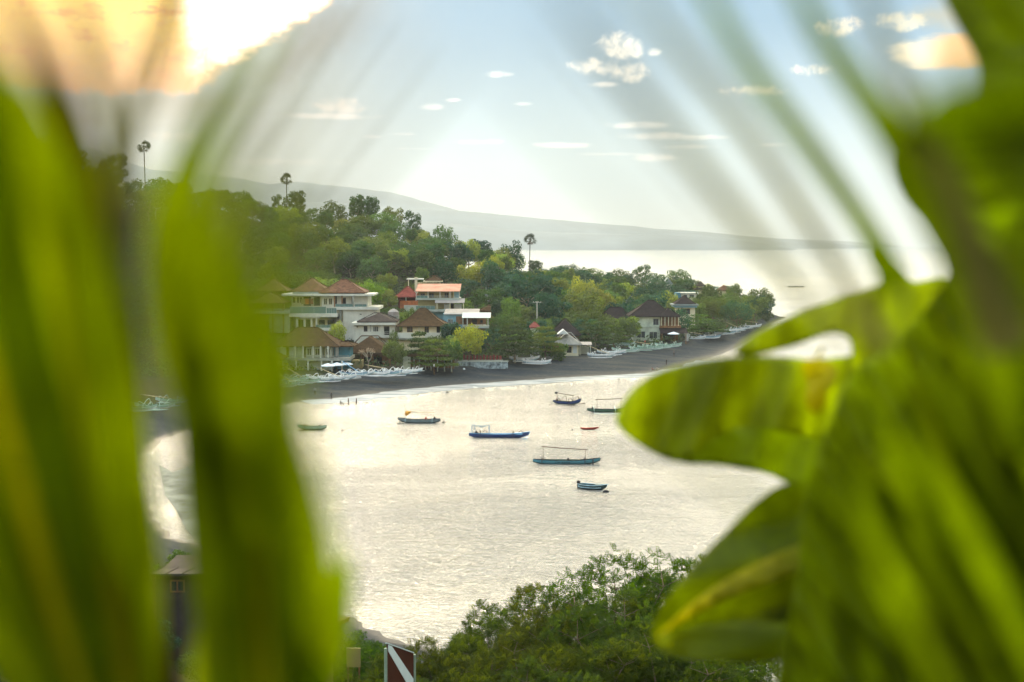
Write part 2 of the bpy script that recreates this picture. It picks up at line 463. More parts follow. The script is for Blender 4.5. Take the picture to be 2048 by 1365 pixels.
# swash: foam sheet running up the sand, with a few low breaking ripples behind it
shore = [G(x, y) for x, y in BAYPX[:12]]
def shore_strip(name, off0, off1, z0, z1, mt, nseg=170, wob=.0, seed=0, t0=0.0, t1=1.0, humps=False):
    L = []
    for k in range(nseg + 1):
        t = (t0 + (t1 - t0) * k / nseg) * (len(shore) - 1); i = min(int(t), len(shore) - 2); f = t - i
        p = shore[i].lerp(shore[i + 1], f); tg = (shore[i + 1] - shore[i]).normalized(); nr = Vector((-tg.y, tg.x, 0))
        L.append((p, nr))
    vs = []; fs = []; M = 7
    for k, (p, nr) in enumerate(L):
        w = wob * (mnoise.noise(Vector((k * .13, seed, 0))) + .5 * mnoise.noise(Vector((k * .4, seed, 3))))
        end = min(1, k / 10, (nseg - k) / 10) if humps else 1
        for j in range(M):
            f = j / (M - 1)
            q = p + nr * (off0 + (off1 - off0) * f + w * (f if not humps else 1))
            z = z0 + (z1 - z0) * f
            if humps: z = z0 + (z1 - z0) * math.sin(math.pi * f) * end * (0.6 + .6 * mnoise.noise(Vector((k * .2, seed, 9))))
            vs.append((q.x, q.y, z))
    for k in range(nseg):
        for j in range(M - 1):
            a = k * M + j; fs.append((a, a + M, a + M + 1, a + 1))
    me = bpy.data.meshes.new(name); me.from_pydata(vs, [], fs); me.update(); me.shade_smooth()
    return tag(link(name, me, mt), kind='structure')
fm = mat('foam', srgb(236, 240, 238), .5, .4, .12, .5)
def foam_mat():
    m = bpy.data.materials.new('swash_water'); m.use_nodes = True
    n = NT(m.node_tree); p = m.node_tree.nodes['Principled BSDF']
    g = n.n('ShaderNodeNewGeometry')
    mp = n.n('ShaderNodeMapping'); n.lk(g.outputs['Position'], mp.inputs[0]); mp.inputs['Scale'].default_value = (.3, 1, 1); mp.inputs['Rotation'].default_value = (0, 0, R(-14))
    a = n.noise(mp.outputs[0], .35, 5, .6, .5)
    n.lk(n.mix(n.sstep(a, .38, .62), (.42, .46, .48, 1), (.78, .80, .78, 1)), p.inputs['Base Color'])
    p.inputs['Roughness'].default_value = .132; p.inputs['IOR'].default_value = 1.5
    return m
swm = foam_mat()
shore_strip('swash', -7.5, 1.0, 0.012, 0.10, swm, wob=2.2, seed=2)
for q, (o, t0, t1, h) in enumerate([(-9, .12, .42, .45), (-10, .42, .68, .38), (-8.5, .62, .95, .42), (-13, .02, .2, .2)]):
    shore_strip('ripple', o - 1.6, o, 0.0, h, wm, nseg=90, wob=1.6, seed=q * 5 + 1, t0=t0, t1=t1, humps=True)
# left cove shallow weed patch
cove = [G(x, y, 0.02) for x, y in [(318, 930), (345, 945), (400, 925), (450, 960), (440, 1100), (400, 1085), (372, 1060), (352, 1020), (330, 990)]]
me = bpy.data.meshes.new('shallows'); me.from_pydata([tuple(v) for v in cove], [], [tuple(range(len(cove)))[::-1]]); me.update()
tag(link('shallows', me, mat('shallows', (.28, .30, .25, 1), .85, .05, .3, .15)), kind='structure')

# ---------------------------------------------------------------- far coast and mountains
def ridge(name, prof, d, depth, mt, rough_amp, seed, fore=0.25):
    pts = np.array(prof, float)
    X0, X1 = pts[0, 0], pts[-1, 0]; nx = 420; ny = 26
    def fn(i, j):
        px = X0 + (X1 - X0) * i / (nx - 1); f = j / (ny - 1)       # 0 front foot .. 1 back foot
        top = P(px, np.interp(px, pts[:, 0], pts[:, 1]), d)
        x = top.x; y = d + (f - .55) * depth
        h = max(top.z, 1)
        prof_ = math.sin(math.pi * min(f / .55, 1) / 2) ** .9 if f <= .55 else math.cos(math.pi / 2 * (f - .55) / .45)
        z = h * prof_
        r_ = mnoise.fractal(Vector((x * .0011, y * .0011, seed)), 1.0, 2.0, 6) * rough_amp * (.25 + prof_ * .9)
        r_ += mnoise.noise(Vector((x * .02, y * .01, seed + 5))) * rough_amp * .10 * prof_
        if prof_ < .03: z = -5
        return (x, y, z + (r_ if prof_ > .03 else 0))
    me = grid_mesh(name, nx, ny, fn)
    o = link(name, me, mt); return tag(o, kind='structure')
hm = mat('far_forest_haze_tint', (.19, .235, .255, 1), .95, .02, .12, .004)  # pale bluish base colour puts part of the distance haze into the hills
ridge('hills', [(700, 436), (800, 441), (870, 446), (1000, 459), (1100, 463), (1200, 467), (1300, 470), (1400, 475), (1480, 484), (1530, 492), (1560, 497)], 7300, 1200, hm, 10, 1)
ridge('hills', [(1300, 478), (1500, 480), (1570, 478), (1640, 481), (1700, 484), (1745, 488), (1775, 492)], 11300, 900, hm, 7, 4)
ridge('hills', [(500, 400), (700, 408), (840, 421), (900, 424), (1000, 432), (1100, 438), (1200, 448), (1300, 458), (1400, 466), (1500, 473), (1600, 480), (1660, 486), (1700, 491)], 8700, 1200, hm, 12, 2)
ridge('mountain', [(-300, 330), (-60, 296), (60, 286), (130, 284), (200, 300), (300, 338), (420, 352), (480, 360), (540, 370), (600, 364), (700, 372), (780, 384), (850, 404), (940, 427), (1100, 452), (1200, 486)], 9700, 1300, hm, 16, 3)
# ================================================================ BUILDINGS
M_white = mat('white_paint', srgb(212, 213, 198), .85, .15, .10, .35)
M_cream = mat('cream_wall', srgb(222, 214, 180), .85, .2, .08, .5)
M_moss = mat('stained_wall', srgb(205, 214, 190), .85, .2, .18, .35)
M_pale = mat('pale_grey_wall', srgb(176, 184, 172), .85, .2, .08, .5)
M_dark = mat('recess_shade_paint', (0.02, 0.022, 0.02, 1), .8, .2, .1, 1)  # flat near-black colour stands for the shade inside doors and recesses
M_brownroof = mat('brown_tile', srgb(116, 84, 64), .9, .1, .22, .9, bump=.4)
M_darkroof = mat('dark_tile', srgb(74, 66, 62), .9, .1, .2, .9, bump=.4)
M_thatch = mat('dark_thatch', srgb(84, 66, 46), .95, .05, .2, 1.2, bump=.5)
M_black = mat('black_thatch', srgb(52, 46, 46), .95, .05, .15, 1.2, bump=.5)
M_grey = mat('grey_shingle', srgb(150, 150, 142), .9, .1, .15, 1.2, bump=.4)
M_redroof = mat('red_tile', srgb(140, 72, 62), .85, .1, .18, 1)
M_orange = mat('orange_tile', srgb(200, 118, 72), .85, .1, .15, 1)
M_tin = mat('weathered_tin', srgb(184, 148, 126), .85, .1, .16, .3, col2=srgb(176, 120, 100))
M_tingrey = mat('grey_tin', srgb(166, 160, 154), .85, .1, .12, .4)
M_whitesheet = mat('white_sheet', srgb(206, 212, 208), .8, .1, .06, .5)
M_blue = mat('blue_wall', srgb(126, 166, 176), .85, .2, .12, .4)
M_teal = mat('teal_wall', srgb(74, 132, 148), .85, .2, .12, .4)
M_cyan = mat('cyan_tarp', srgb(56, 186, 222), .7, .2, .05, .6)
M_wood = mat('brown_timber', srgb(140, 104, 70), .8, .2, .2, 1.5)
M_olive = mat('olive_wall', srgb(150, 140, 96), .85, .2, .1, .5)
M_conc = mat('concrete', srgb(150, 152, 140), .9, .1, .15, .5)
M_gfascia = mat('grey_fascia', srgb(128, 142, 140), .8, .2, .08, .5)
M_stone = mat('painted_seawall', srgb(170, 186, 188), .9, .1, .35, .8)
M_redbrown = mat('red_furniture', srgb(128, 60, 54), .8, .2, .2, 1)
def glassmat(name, c, rough=.12):
    m = bpy.data.materials.new(name); m.use_nodes = True; p = m.node_tree.nodes['Principled BSDF']
    p.inputs['Base Color'].default_value = c; p.inputs['Roughness'].default_value = rough; p.inputs['Specular IOR Level'].default_value = .6
    return m
M_glass = glassmat('window_glass', (.03, .04, .045, 1)); M_rail = glassmat('green_rail_glass', (.10, .19, .17, 1), .2)
FOOT = []      # (px0, px1, dist0, dist1): no forest tree here

class Bld:
    def __init__(s, name, label, cat, px, py, d, depth=9, clear=30, group=None, yaw=0.0):
        s.o3 = P(px, py, d); s.d = d; s.depth = depth
        s.e = empty(name, s.o3, yaw, label, cat, group)
        s.gz = gz(s.o3.x, s.o3.y + depth / 2) - s.o3.z - .6
        s.clear = clear; s.pxs = []
    def loc(s, px, py, off=0.0): return P(px, py, s.d + off) - s.o3
    def box(s, name, x0, x1, y0, y1, d0, d1, m, ground=False, parent=None, label=None):
        a = s.loc(x0, y0, d0); b = s.loc(x1, y1, d0)
        z0 = min(s.gz, b.z) if ground else b.z
        o = MB().box(a.x, b.x, d0, d1, z0, a.z).build(name, m, parent or s.e)
        s.pxs += [x0, x1]
        if label: o['label'] = label
        return o
    def wall(s, x0, x1, y0, y1, d0=0, d1=None, m=None, **k): return s.box('wall', x0, x1, y0, y1, d0, s.depth if d1 is None else d1, m or M_white, ground=True, **k)
    def slab(s, x0, x1, y0, y1, d0=-.6, d1=None, m=None): return s.box('floor_slab', x0, x1, y0, y1, d0, s.depth + .3 if d1 is None else d1, m or M_white)
    def hip(s, x0, x1, ye, yr, d0=-1.0, d1=None, m=None, ridge=.25, name='roof', th=.25, curve=.04):
        d1 = s.depth + 1 if d1 is None else d1
        a = s.loc(x0, ye, d0); b = s.loc(x1, ye, d0); r = s.loc(x0, yr, (d0 + d1) / 2)
        o = MB().hip(a.x, b.x, d0, d1, a.z, r.z, ridge, th, curve).build(name, m or M_brownroof, s.e)
        c = MB().tube([((a.x + b.x) / 2 - (b.x - a.x) / 2 * ridge, (d0 + d1) / 2, r.z + .05), ((a.x + b.x) / 2 + (b.x - a.x) / 2 * ridge, (d0 + d1) / 2, r.z + .05)], .14, 5)
        hips = MB()
        for sx in (0, 1):
            ex = a.x if sx == 0 else b.x; rx = (a.x + b.x) / 2 + (-1 if sx == 0 else 1) * (b.x - a.x) / 2 * ridge
            for yy in (d0, d1):
                mid = Vector((ex + (rx - ex) * .45, yy + ((d0 + d1) / 2 - yy) * .45, a.z + (r.z - a.z) * (.45 - curve) + .05))
                c.tube([(ex, yy, a.z + .03), mid, (rx, (d0 + d1) / 2, r.z + .05)], .1, 5)
        c.build('ridge_cap', m or M_brownroof, o)
        s.pxs += [x0, x1]
        return o
    def pitch(s, x0, x1, yf, yb, d0, d1, m, name='roof', th=.12):
        """single sloping sheet: front edge row yf at d0, rear edge row yb at d1"""
        a = s.loc(x0, yf, d0); b = s.loc(x1, yf, d0); c = s.loc(x0, yb, d1)
        vs = []
        for dz in (0, -th):
            vs += [(a.x, d0, a.z + dz), (b.x, d0, a.z + dz), (b.x, d1, c.z + dz), (a.x, d1, c.z + dz)]
        mb = MB().add(vs, [(0, 1, 2, 3), (7, 6, 5, 4), (0, 4, 5, 1), (1, 5, 6, 2), (2, 6, 7, 3), (3, 7, 4, 0)])
        nrib = max(4, int((b.x - a.x) / .8))
        for i in range(nrib + 1):
            x = a.x + (b.x - a.x) * i / nrib; mb.tube([(x, d0, a.z + .02), (x, d1, c.z + .02)], .035, 4, False)
        s.pxs += [x0, x1]
        return mb.build(name, m, s.e)
    def win(s, x0, x1, y0, y1, d=0.0, bars=1, fm=None, name='window', pm=None):
        a = s.loc(x0, y0, d); b = s.loc(x1, y1, d); t = .09
        mb = MB()
        mb.box(a.x, b.x, d - .05, d - .002, a.z - t, a.z).box(a.x, b.x, d - .05, d - .002, b.z, b.z + t)
        mb.box(a.x, a.x + t, d - .05, d - .002, b.z + t, a.z - t).box(b.x - t, b.x, d - .05, d - .002, b.z + t, a.z - t)
        for i in range(bars):
            x = a.x + (b.x - a.x) * (i + 1) / (bars + 1); mb.box(x - t / 2, x + t / 2, d - .045, d - .002, b.z + t, a.z - t)
        o = mb.build(name, fm or M_white, s.e)
        MB().box(a.x + t, b.x - t, d - .025, d - .003, b.z + t, a.z - t).build('pane', pm or M_glass, o)
        return o
    def dark(s, x0, x1, y0, y1, d=0.0, name='opening_shade'):  # thin sheet on the wall, coloured as the darkness of an opening
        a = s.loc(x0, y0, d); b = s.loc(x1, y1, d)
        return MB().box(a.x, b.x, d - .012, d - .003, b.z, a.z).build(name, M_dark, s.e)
    def post(s, x, y0, y1, d=0.0, r=.1, m=None, ground=False, name='post'):
        a = s.loc(x, y0, d); b = s.loc(x, y1, d); z0 = min(b.z, s.gz) if ground else b.z
        s.pxs.append(x)
        return MB().box(a.x - r, a.x + r, d - r, d + r, z0, a.z).build(name, m or M_white, s.e)
    def rail(s, x0, x1, y0, y1, d=-.5, m=None, pane=None, posts=None, d1=None):
        a = s.loc(x0, y0, d); b = s.loc(x1, y1, d); L = b.x - a.x
        nb = posts or max(3, int(L / 1.2)); mb = MB()
        mb.box(a.x, b.x, d - .04, d + .04, a.z - .07, a.z)
        for i in range(nb + 1):
            x = a.x + L * i / nb; mb.box(x - .035, x + .035, d - .03, d + .03, b.z, a.z - .07)
        if not pane:
            mb.box(a.x, b.x, d - .02, d + .02, (a.z + b.z) / 2 - .03, (a.z + b.z) / 2 + .03)
        o = mb.build('railing', m or M_white, s.e)
        if pane: MB().box(a.x + .04, b.x - .04, d - .012, d + .012, b.z + .08, a.z - .1).build('rail_panel', pane, o)
        return o
    def done(s):
        FOOT.append((min(s.pxs) - 3, max(s.pxs) + 3, s.d - s.clear, s.d + s.depth + 3)); return s.e

# --- tall white hotel
b = Bld('hotel', 'tall white three storey hotel with two brown hipped roofs and glass terrace railing', 'hotel', 660, 664, 395, 13, 40)
b.wall(583, 643, 591, 664, 4, 15, M_cream); b.wall(643, 736, 590.5, 664, 2.5, 13, M_white); b.wall(686, 752, 619.6, 676, 0, 12, M_white)
b.hip(583, 654, 583, 557, 3, 15, M_brownroof, .12); b.hip(637, 730, 585, 559.5, 1, 13, M_brownroof, .12)
b.box('fascia', 585, 728, 584.8, 589.5, 2.2, 12, M_gfascia)
b.slab(563, 747, 588.8, 592.2, 0, 14); b.slab(668, 758, 614.5, 620, -.8, 12.6)
for x0, x1 in ((585.5, 590.5), (594, 598), (600, 604)): b.win(x0, x1, 595, 606, 4, 0, M_wood)
for x0, x1 in ((647.5, 654.5), (657.5, 664.5)): b.win(x0, x1, 597, 610, 2.5, 1, M_cream)
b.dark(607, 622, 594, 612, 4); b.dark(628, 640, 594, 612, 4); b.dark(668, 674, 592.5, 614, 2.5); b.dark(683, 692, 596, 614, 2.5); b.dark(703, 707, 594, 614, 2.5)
b.post(669, 592.4, 614.4, 0, .18, M_wood); b.post(684, 592.4, 614.4, 0, .18, M_wood); b.post(706, 592.4, 614.4, 0, .2, M_conc)
b.rail(671, 706, 608, 614.4, -.5, M_conc, M_rail); b.rail(710, 733, 608.5, 614.4, -.5, M_conc, M_rail)
b.slab(578, 674, 628, 634.5, -3.2, 9); b.slab(600, 640, 634.6, 637, -3.0, 6)
b.rail(580, 652, 613.5, 627.8, -3, M_pale, M_rail, 3); b.rail(653, 673, 616, 627.8, -3, M_pale, M_rail, 4)
b.wall(590, 672, 637, 662, 2, 4, M_cream)
for x in (594, 609, 623, 633): b.post(x, 637, 658, -2.4, .2, M_white)
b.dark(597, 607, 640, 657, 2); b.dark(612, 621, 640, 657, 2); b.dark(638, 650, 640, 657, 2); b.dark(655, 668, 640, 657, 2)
b.slab(627, 663, 656.5, 662, -3, 3); b.rail(632, 662, 650, 656.4, -2.8, M_pale, M_rail)
b.slab(671, 687, 645, 650, -.6, 5); b.dark(674, 678, 626, 643, 1.9); b.post(681, 621, 672, -.3, .25, M_conc, True); b.rail(672, 686, 638, 645, -.6, M_conc)
b.win(719, 724, 627.5, 630.5, 0, 0); b.wall(663, 687, 621, 660, 2, 6, M_cream)
for x, c in ((613, M_orange), (622, M_redbrown), (606, M_olive)): b.box('terrace_screen', x - 4, x + 4, 598, 609, 1.5, 2.0, c)
b.done()
# --- pavilions left of the hotel
b = Bld('pavilion', 'brown roofed open pavilion just left of the white hotel, upper roof', 'pavilion', 542, 606, 402, 9, 30)
b.hip(512, 573, 582, 558, -1, 9, M_brownroof, .05); b.wall(522, 564, 582, 604, 3, 8, M_olive)
for x in (520, 543, 566): b.post(x, 582, 606, 0, .15, M_wood, True)
b.dark(530, 540, 586, 602, 3); b.done()
b = Bld('pavilion', 'low wide brown roofed terrace pavilion below and left of the white hotel', 'pavilion', 535, 628, 392, 9, 30)
b.hip(498, 570, 606, 586, -1, 9, M_brownroof, .3); b.slab(512, 579, 622, 628, -1, 8, M_pale); b.wall(538, 580, 628, 664, 0, 8, M_conc)
for x in (505, 530, 545, 566): b.post(x, 606, 626, -.3, .15, M_wood, True)
b.rail(512, 578, 617, 622, -.8, M_pale); b.done()
# --- long two-storey beach guesthouse
b = Bld('guesthouse', 'long two storey beach guesthouse under a wide dark hipped roof on pale posts', 'guesthouse', 610, 745, 350, 10, 30)
b.hip(538, 678, 693, 655.5, -1.8, 11, M_thatch, .3); b.wall(552, 664, 693, 717, 0, 9, M_pale)
b.slab(545, 700, 716.5, 722, -2, 9, M_conc); b.wall(552, 690, 722, 746, 3, 9, M_olive)
for x in (552, 566, 592, 616, 643, 664, 684): b.post(x, 722, 746, -1.8, .18, M_white, True)
for x in (564, 590, 606, 626, 641, 656): b.post(x, 693, 716.4, -1.8, .12, M_white)
for x0, x1 in ((560, 572), (579, 587)): b.box('wall_panel', x0, x1, 694.5, 714, -.14, -.004, M_whitesheet)
for x0, x1 in ((572.5, 578), (607, 612), (645, 650)): b.win(x0, x1, 695, 715, 0, 0, M_wood, 'door')
for x0, x1 in ((614, 623), (630, 640), (652, 660)): b.win(x0, x1, 697, 711, 0, 1)
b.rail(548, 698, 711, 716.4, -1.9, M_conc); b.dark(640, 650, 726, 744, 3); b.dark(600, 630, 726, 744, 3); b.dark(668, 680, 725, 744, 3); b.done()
b = Bld('annex', 'small teal walled annex joined to the right end of the beach guesthouse', 'annex', 685, 745, 352.5, 7, 20)
b.wall(668, 700, 693, 717, 0, 7, M_teal); b.hip(660, 708, 692.5, 684, -1.3, 8, M_thatch, .3); b.win(671, 677.5, 694, 713, 0, 0, M_whitesheet, 'door', M_whitesheet)
b.rail(676, 699, 708, 716, -1.2, M_teal); b.wall(700, 724, 722, 745, 2, 7, M_olive); b.done()
b = Bld('pavilion', 'thatched corner pavilion at the far left end of the beach guesthouse', 'pavilion', 530, 745, 338, 8, 20)
b.hip(488, 562, 720, 697, -1, 9, M_thatch, .2)
for x in (500, 530, 556): b.post(x, 720, 752, 0, .18, M_cream, True)
b.wall(500, 552, 722, 750, 5, 8, M_olive); b.done()
# --- brown low restaurant behind the bare frangipani
b = Bld('restaurant', 'low beach restaurant with a broad dark brown roof behind the flowering bare tree', 'restaurant', 730, 738, 362, 10, 12)
b.hip(686, 784, 706, 672.5, -1.5, 11, M_thatch, .35); b.wall(722, 778, 708, 738, 2, 9, M_wood)
for x in (722, 745, 768, 780): b.post(x, 707, 738, -.8, .15, M_wood, True)
b.dark(728, 742, 715, 736, 2); b.dark(748, 764, 715, 736, 2); b.done()
# --- small white house with dark roof
b = Bld('house', 'small white house with a dark grey hipped roof right of the tall hotel', 'house', 748, 675, 384, 9, 14)
b.hip(714, 794, 643.5, 626.5, -1, 10, M_darkroof, .25); b.slab(703, 792, 646, 650.5, -1.2, 9); b.wall(708, 790, 650.5, 676, 0, 9, M_white)
b.box('fascia', 716, 790, 643.6, 646, -.2, 9, M_gfascia)
b.win(727.5, 735, 652.5, 663.5, 0, 1, M_darkroof); b.win(746, 757, 653, 664, 0, 2, M_white); b.dark(768, 779, 653, 671, 0)
b.post(741, 650.6, 664, -.9, .1, M_conc); b.post(764, 650.6, 672, -.9, .12, M_white); b.slab(733, 790, 671.5, 676, -1.6, 0)
b.rail(740, 789, 664, 671.4, -1.4, M_white); b.win(713, 716.5, 653, 655.5, 0, 0, M_conc); b.done()
# --- cream house with brown roof
b = Bld('house', 'cream house with a broad rounded brown roof and white balcony parapet', 'house', 840, 680, 382, 10, 14)
b.hip(792, 894, 652.5, 617, -1.2, 11, M_thatch, .12, curve=.10); b.wall(805, 873, 652, 668, 0, 9, M_cream); b.wall(796, 880, 668, 692, -.5, 9, M_cream)
b.box('parapet', 792, 826, 666, 676.5, -2, -1.7, M_white); b.box('parapet', 850, 882, 666, 676.5, -2, -1.7, M_white); b.slab(792, 882, 676.6, 679.5, -2, 0, M_conc)
b.win(814, 825.5, 652.8, 665, 0, 2, M_wood); b.win(849, 858, 652.8, 667, 0, 1, M_wood, 'door'); b.post(838, 652.6, 667, -.6, .1); b.dark(873.2, 880, 652.8, 666, -.3); b.done()
# --- red pavilion
b = Bld('pavilion', 'small red roofed pavilion above a terracotta terrace left of the three storey block', 'pavilion', 813, 616, 440, 7, 14)
b.hip(789, 838, 594, 573.5, -.8, 8, M_redroof, .1)
for x in (794, 812, 832): b.post(x, 594, 604, 0, .14, M_white)
b.box('terrace_wall', 800, 840, 602.5, 611, -1.6, 7, M_orange, ground=True); b.box('terrace_wall', 808, 838, 611.2, 618, -2.6, -1.7, M_white, ground=True)
b.wall(796, 832, 596, 604, 5, 7, M_redbrown); b.done()
# --- three storey block with tin roofs
b = Bld('guesthouse', 'three storey guesthouse with a faded pink tin roof and stepped lower awning', 'guesthouse', 875, 640, 430, 11, 16)
b.pitch(831, 920, 583, 568, -1.2, 11, M_tin); b.wall(836, 906, 583.6, 640, 1, 10, M_olive)
b.slab(832, 920, 597, 600.5, -.8, 10, M_pale)
for x in (832.5, 856, 880, 900, 918.5): b.post(x, 583.8, 597, -.9, .11, M_white)
b.win(889, 897, 586, 596, 1, 1, M_wood, 'door'); b.win(841, 850, 587, 596, 1, 1, M_wood); b.win(858, 868, 587, 596, 1, 1, M_wood); b.box('wall_panel', 908, 918, 584.5, 596, .6, 1, M_blue)
b.rail(833, 856, 591.5, 597, -.8, M_pale, M_rail); b.rail(857, 918, 592, 597, -.8, M_pale)
b.pitch(870, 929, 606, 597.2, -3.2, .6, M_tingrey, 'awning'); b.slab(830, 928, 620, 624, -3, 1, M_pale)
for x in (874, 900, 927): b.post(x, 606.8, 620, -3, .12, M_cream)
b.box('wall_panel', 888, 900, 609, 619, .7, .98, M_whitesheet); b.box('wall_panel', 909, 923, 609, 619, .7, .98, M_whitesheet); b.dark(901, 908, 607, 620, .96)
b.rail(832, 870, 612, 620, -2.9, M_pale, M_rail); b.wall(826, 924, 624, 642, -1, 6, M_blue); b.done()
b = Bld('pavilion', 'small rooftop pavilion with a low brown roof perched above the pink tin roof', 'pavilion', 860, 570, 446, 6, 6)
b.hip(850, 884, 562, 552, 0, 6, M_thatch, .3); b.slab(846, 884, 562.4, 564.5, -.6, 6, M_cream)
for x in (852, 866, 880): b.post(x, 564.5, 572, 0, .14, M_cream, True)
b.slab(813, 846, 557.5, 560, -.5, 4, M_white); b.post(832, 555, 572, 0, .4, M_cream, True); b.post(817, 560, 572, 0, .14, M_cream, True); b.wall(832, 880, 566, 574, 4, 6, M_cream); b.done()
# --- blue house
b = Bld('house', 'pale blue house with a barred window and a white sheet awning over its terrace', 'house', 915, 662, 408, 9, 16)
b.wall(886, 925, 628, 664, 0, 8, M_blue); b.pitch(888, 958, 629, 618, -.4, 9, M_tingrey); b.wall(925, 972, 636, 656, 4, 8, M_wood)
b.pitch(924, 981, 636, 625.5, -4.5, 1, M_whitesheet, 'awning', .08)
b.win(895, 906, 638.5, 651.5, 0, 3, M_white); b.slab(925, 978, 652.5, 657, -4, 6, M_pale)
for x in (934.5, 976): b.post(x, 637, 653, -4.2, .12, M_white)
b.post(926, 634, 664, -1, .14, M_pale, True); b.box('wall_panel', 912, 925, 633, 649, -.12, -.004, M_wood); b.rail(936, 975, 646, 652.4, -4, M_wood)
b.win(960, 966, 640, 648, 4, 0, M_wood); b.dark(944, 954, 639, 652, 3.98)
b.box('awning_frame', 881, 912, 663.5, 665, -3.6, -.2, M_blue); b.pitch(881, 909, 674, 665, -3.6, -.2, M_cyan, 'awning', .06); b.done()
# water tanks behind the dark roof house
b = Bld('water_tank', 'pale grey ribbed water tank between the dark grey roof and the brown roof', 'tank', 787, 632, 392, 4, 4)
mb = MB(); c = b.loc(787, 632, 2); z0 = c.z
pts = []; 
mb.tube([(c.x, 2, z0 - .2), (c.x, 2, z0 + .2), (c.x, 2, z0 + 1.1), (c.x, 2, z0 + 1.6), (c.x, 2, z0 + 1.9)], [1.5, 1.55, 1.5, 1.0, .25], 14)
for k in range(4): mb.tube([(c.x, 2, z0 + .1 + k * .3), (c.x, 2, z0 + .18 + k * .3)], 1.6, 14)
mb.build('tank_body', M_tingrey, b.e); MB().tube([(c.x, 2, z0 + 1.85), (c.x, 2, z0 + 2.05)], .3, 10).build('lid', M_pale, b.e)
b.box('stand', 778, 797, 632, 640, .6, 3.6, M_conc, ground=True); b.done()
# --- beach restaurant / terrace and sea wall
b = Bld('beach_cafe', 'open beach cafe behind pale posts under the spreading shore trees', 'cafe', 860, 740, 354, 8, 6)
b.hip(815, 908, 712, 697, -.8, 9, M_thatch, .4); b.wall(812, 908, 714, 741, 5, 8, M_wood)
for x in (828, 839, 851, 862, 875, 889, 903): b.post(x, 712, 738, 0, .14, M_pale, True)
b.rail(828, 906, 728, 737, -.4, M_pale); b.box('wall_panel', 806, 821, 713, 735, -.6, -.3, M_moss, ground=True); b.done()
b = Bld('sea_wall', 'blotched pale blue sea wall along the top of the beach below the cafe', 'wall', 965, 735, 364, .6, 2)
b.box('wall_face', 917, 1016, 724, 735, 0, .6, M_stone, ground=True); b.box('coping', 916, 1017, 722.6, 723.9, -.15, .8, M_pale); b.done()
b = Bld('terrace_screen', 'row of dark red folding screens on the terrace behind the sea wall', 'screen', 960, 722, 367, 1, 2)
for k in range(12):
    b.box('screen_panel', 926 + k * 6.6, 930.5 + k * 6.6, 710 + (k % 3), 722, 0, .15, M_redbrown)
b.box('base_rail', 924, 1006, 720, 722.5, -.05, .3, M_conc, ground=True); b.done()
b = Bld('garden_wall', 'short low grey stone wall at the left end of the blue sea wall', 'wall', 905, 735, 362, .8, 2)
for k in range(4): b.box('stone_step', 907, 918 - k, 731 - 4 * k, 734.6 - 4 * k, .2 * k, .8 + .1 * k, M_conc, ground=(k == 0))
b.done()
# --- black roof and grey hut
b = Bld('hall', 'dark hall with a big black hipped thatch roof behind the grey hut', 'hall', 1133, 690, 420, 10, 20)
b.hip(1100, 1164, 671, 638.5, -1, 12, M_black, .1); b.wall(1106, 1158, 671, 700, 0, 10, M_wood); b.dark(1120, 1150, 675, 690, 0); b.done()
b = Bld('hut', 'grey shingle roofed beach hut with a pale gable and white door', 'hut', 1138, 708, 398, 8, 16)
b.hip(1106, 1164, 689.5, 666, -1.2, 9, M_grey, .3); b.wall(1129, 1157, 689.5, 708, 0, 7, M_cream)
a = b.loc(1115, 669, -1.0); c = b.loc(1137, 669, -1); t = b.loc(1127, 660, -1)
MB().add([(a.x, -1, a.z), (c.x, -1, a.z), (t.x, -1, t.z), (a.x, 4, a.z), (c.x, 4, a.z), (t.x, 4, t.z)], [(0, 1, 2), (5, 4, 3), (0, 2, 5, 3), (1, 4, 5, 2), (0, 3, 4, 1)]).build('gable', M_whitesheet, b.e)
b.win(1146, 1153.5, 690, 707, 0, 0, M_whitesheet, 'door', M_whitesheet); b.dark(1133, 1143, 694, 706, 0); b.done()
b = Bld('shelter', 'small open tin shelter on thin posts beside the grey shingle hut', 'shelter', 1170, 705, 402, 4, 14)
b.pitch(1157, 1184, 690, 684, -1, 3, M_tingrey)
for x in (1160, 1181): b.post(x, 690.5, 707, -.8, .1, M_white, True)
b.wall(1158, 1178, 694, 706, 2.6, 3, M_pale); b.done()
# --- pale green two-storey building with black roof
b = Bld('beach_hotel', 'stained pale green two storey building with a black hipped roof and timber balcony', 'hotel', 1310, 684, 456, 11, 30)
b.wall(1267, 1320, 631, 684, 0, 10, M_moss); b.hip(1258, 1352, 633, 601, -1, 12, M_black, .12); b.hip(1317, 1361, 633, 617, -2.4, 6, M_black, .2)
b.win(1306.5, 1317, 638, 650.5, 0, 1, M_gfascia); b.win(1274, 1290.5, 663, 676, 0, 1, M_moss); b.win(1298.5, 1314.5, 664, 677.5, 0, 1, M_moss)
b.box('cornice', 1266, 1321, 652.5, 655, -.25, 0, M_moss)
b.slab(1320, 1362, 652, 656.5, -2, 6, M_wood); b.wall(1320, 1356, 635, 684, 4, 10, M_wood)
for x in (1323, 1330, 1337, 1344, 1350, 1357): b.post(x, 633.5, 652, -1.9, .11, M_cream)
b.rail(1321, 1360, 645.5, 652, -1.9, M_wood)
b.pitch(1321, 1376, 667, 656.5, -6, -1, M_black, 'awning')
for x in (1324, 1350, 1372): b.post(x, 667.5, 684, -5.8, .12, M_wood, True)
b.dark(1326, 1350, 660, 682, 3.98); b.done()
b = Bld('guesthouse', 'long black roof with a scrap of pale wall left of the green two storey building', 'guesthouse', 1235, 655, 470, 9, 20)
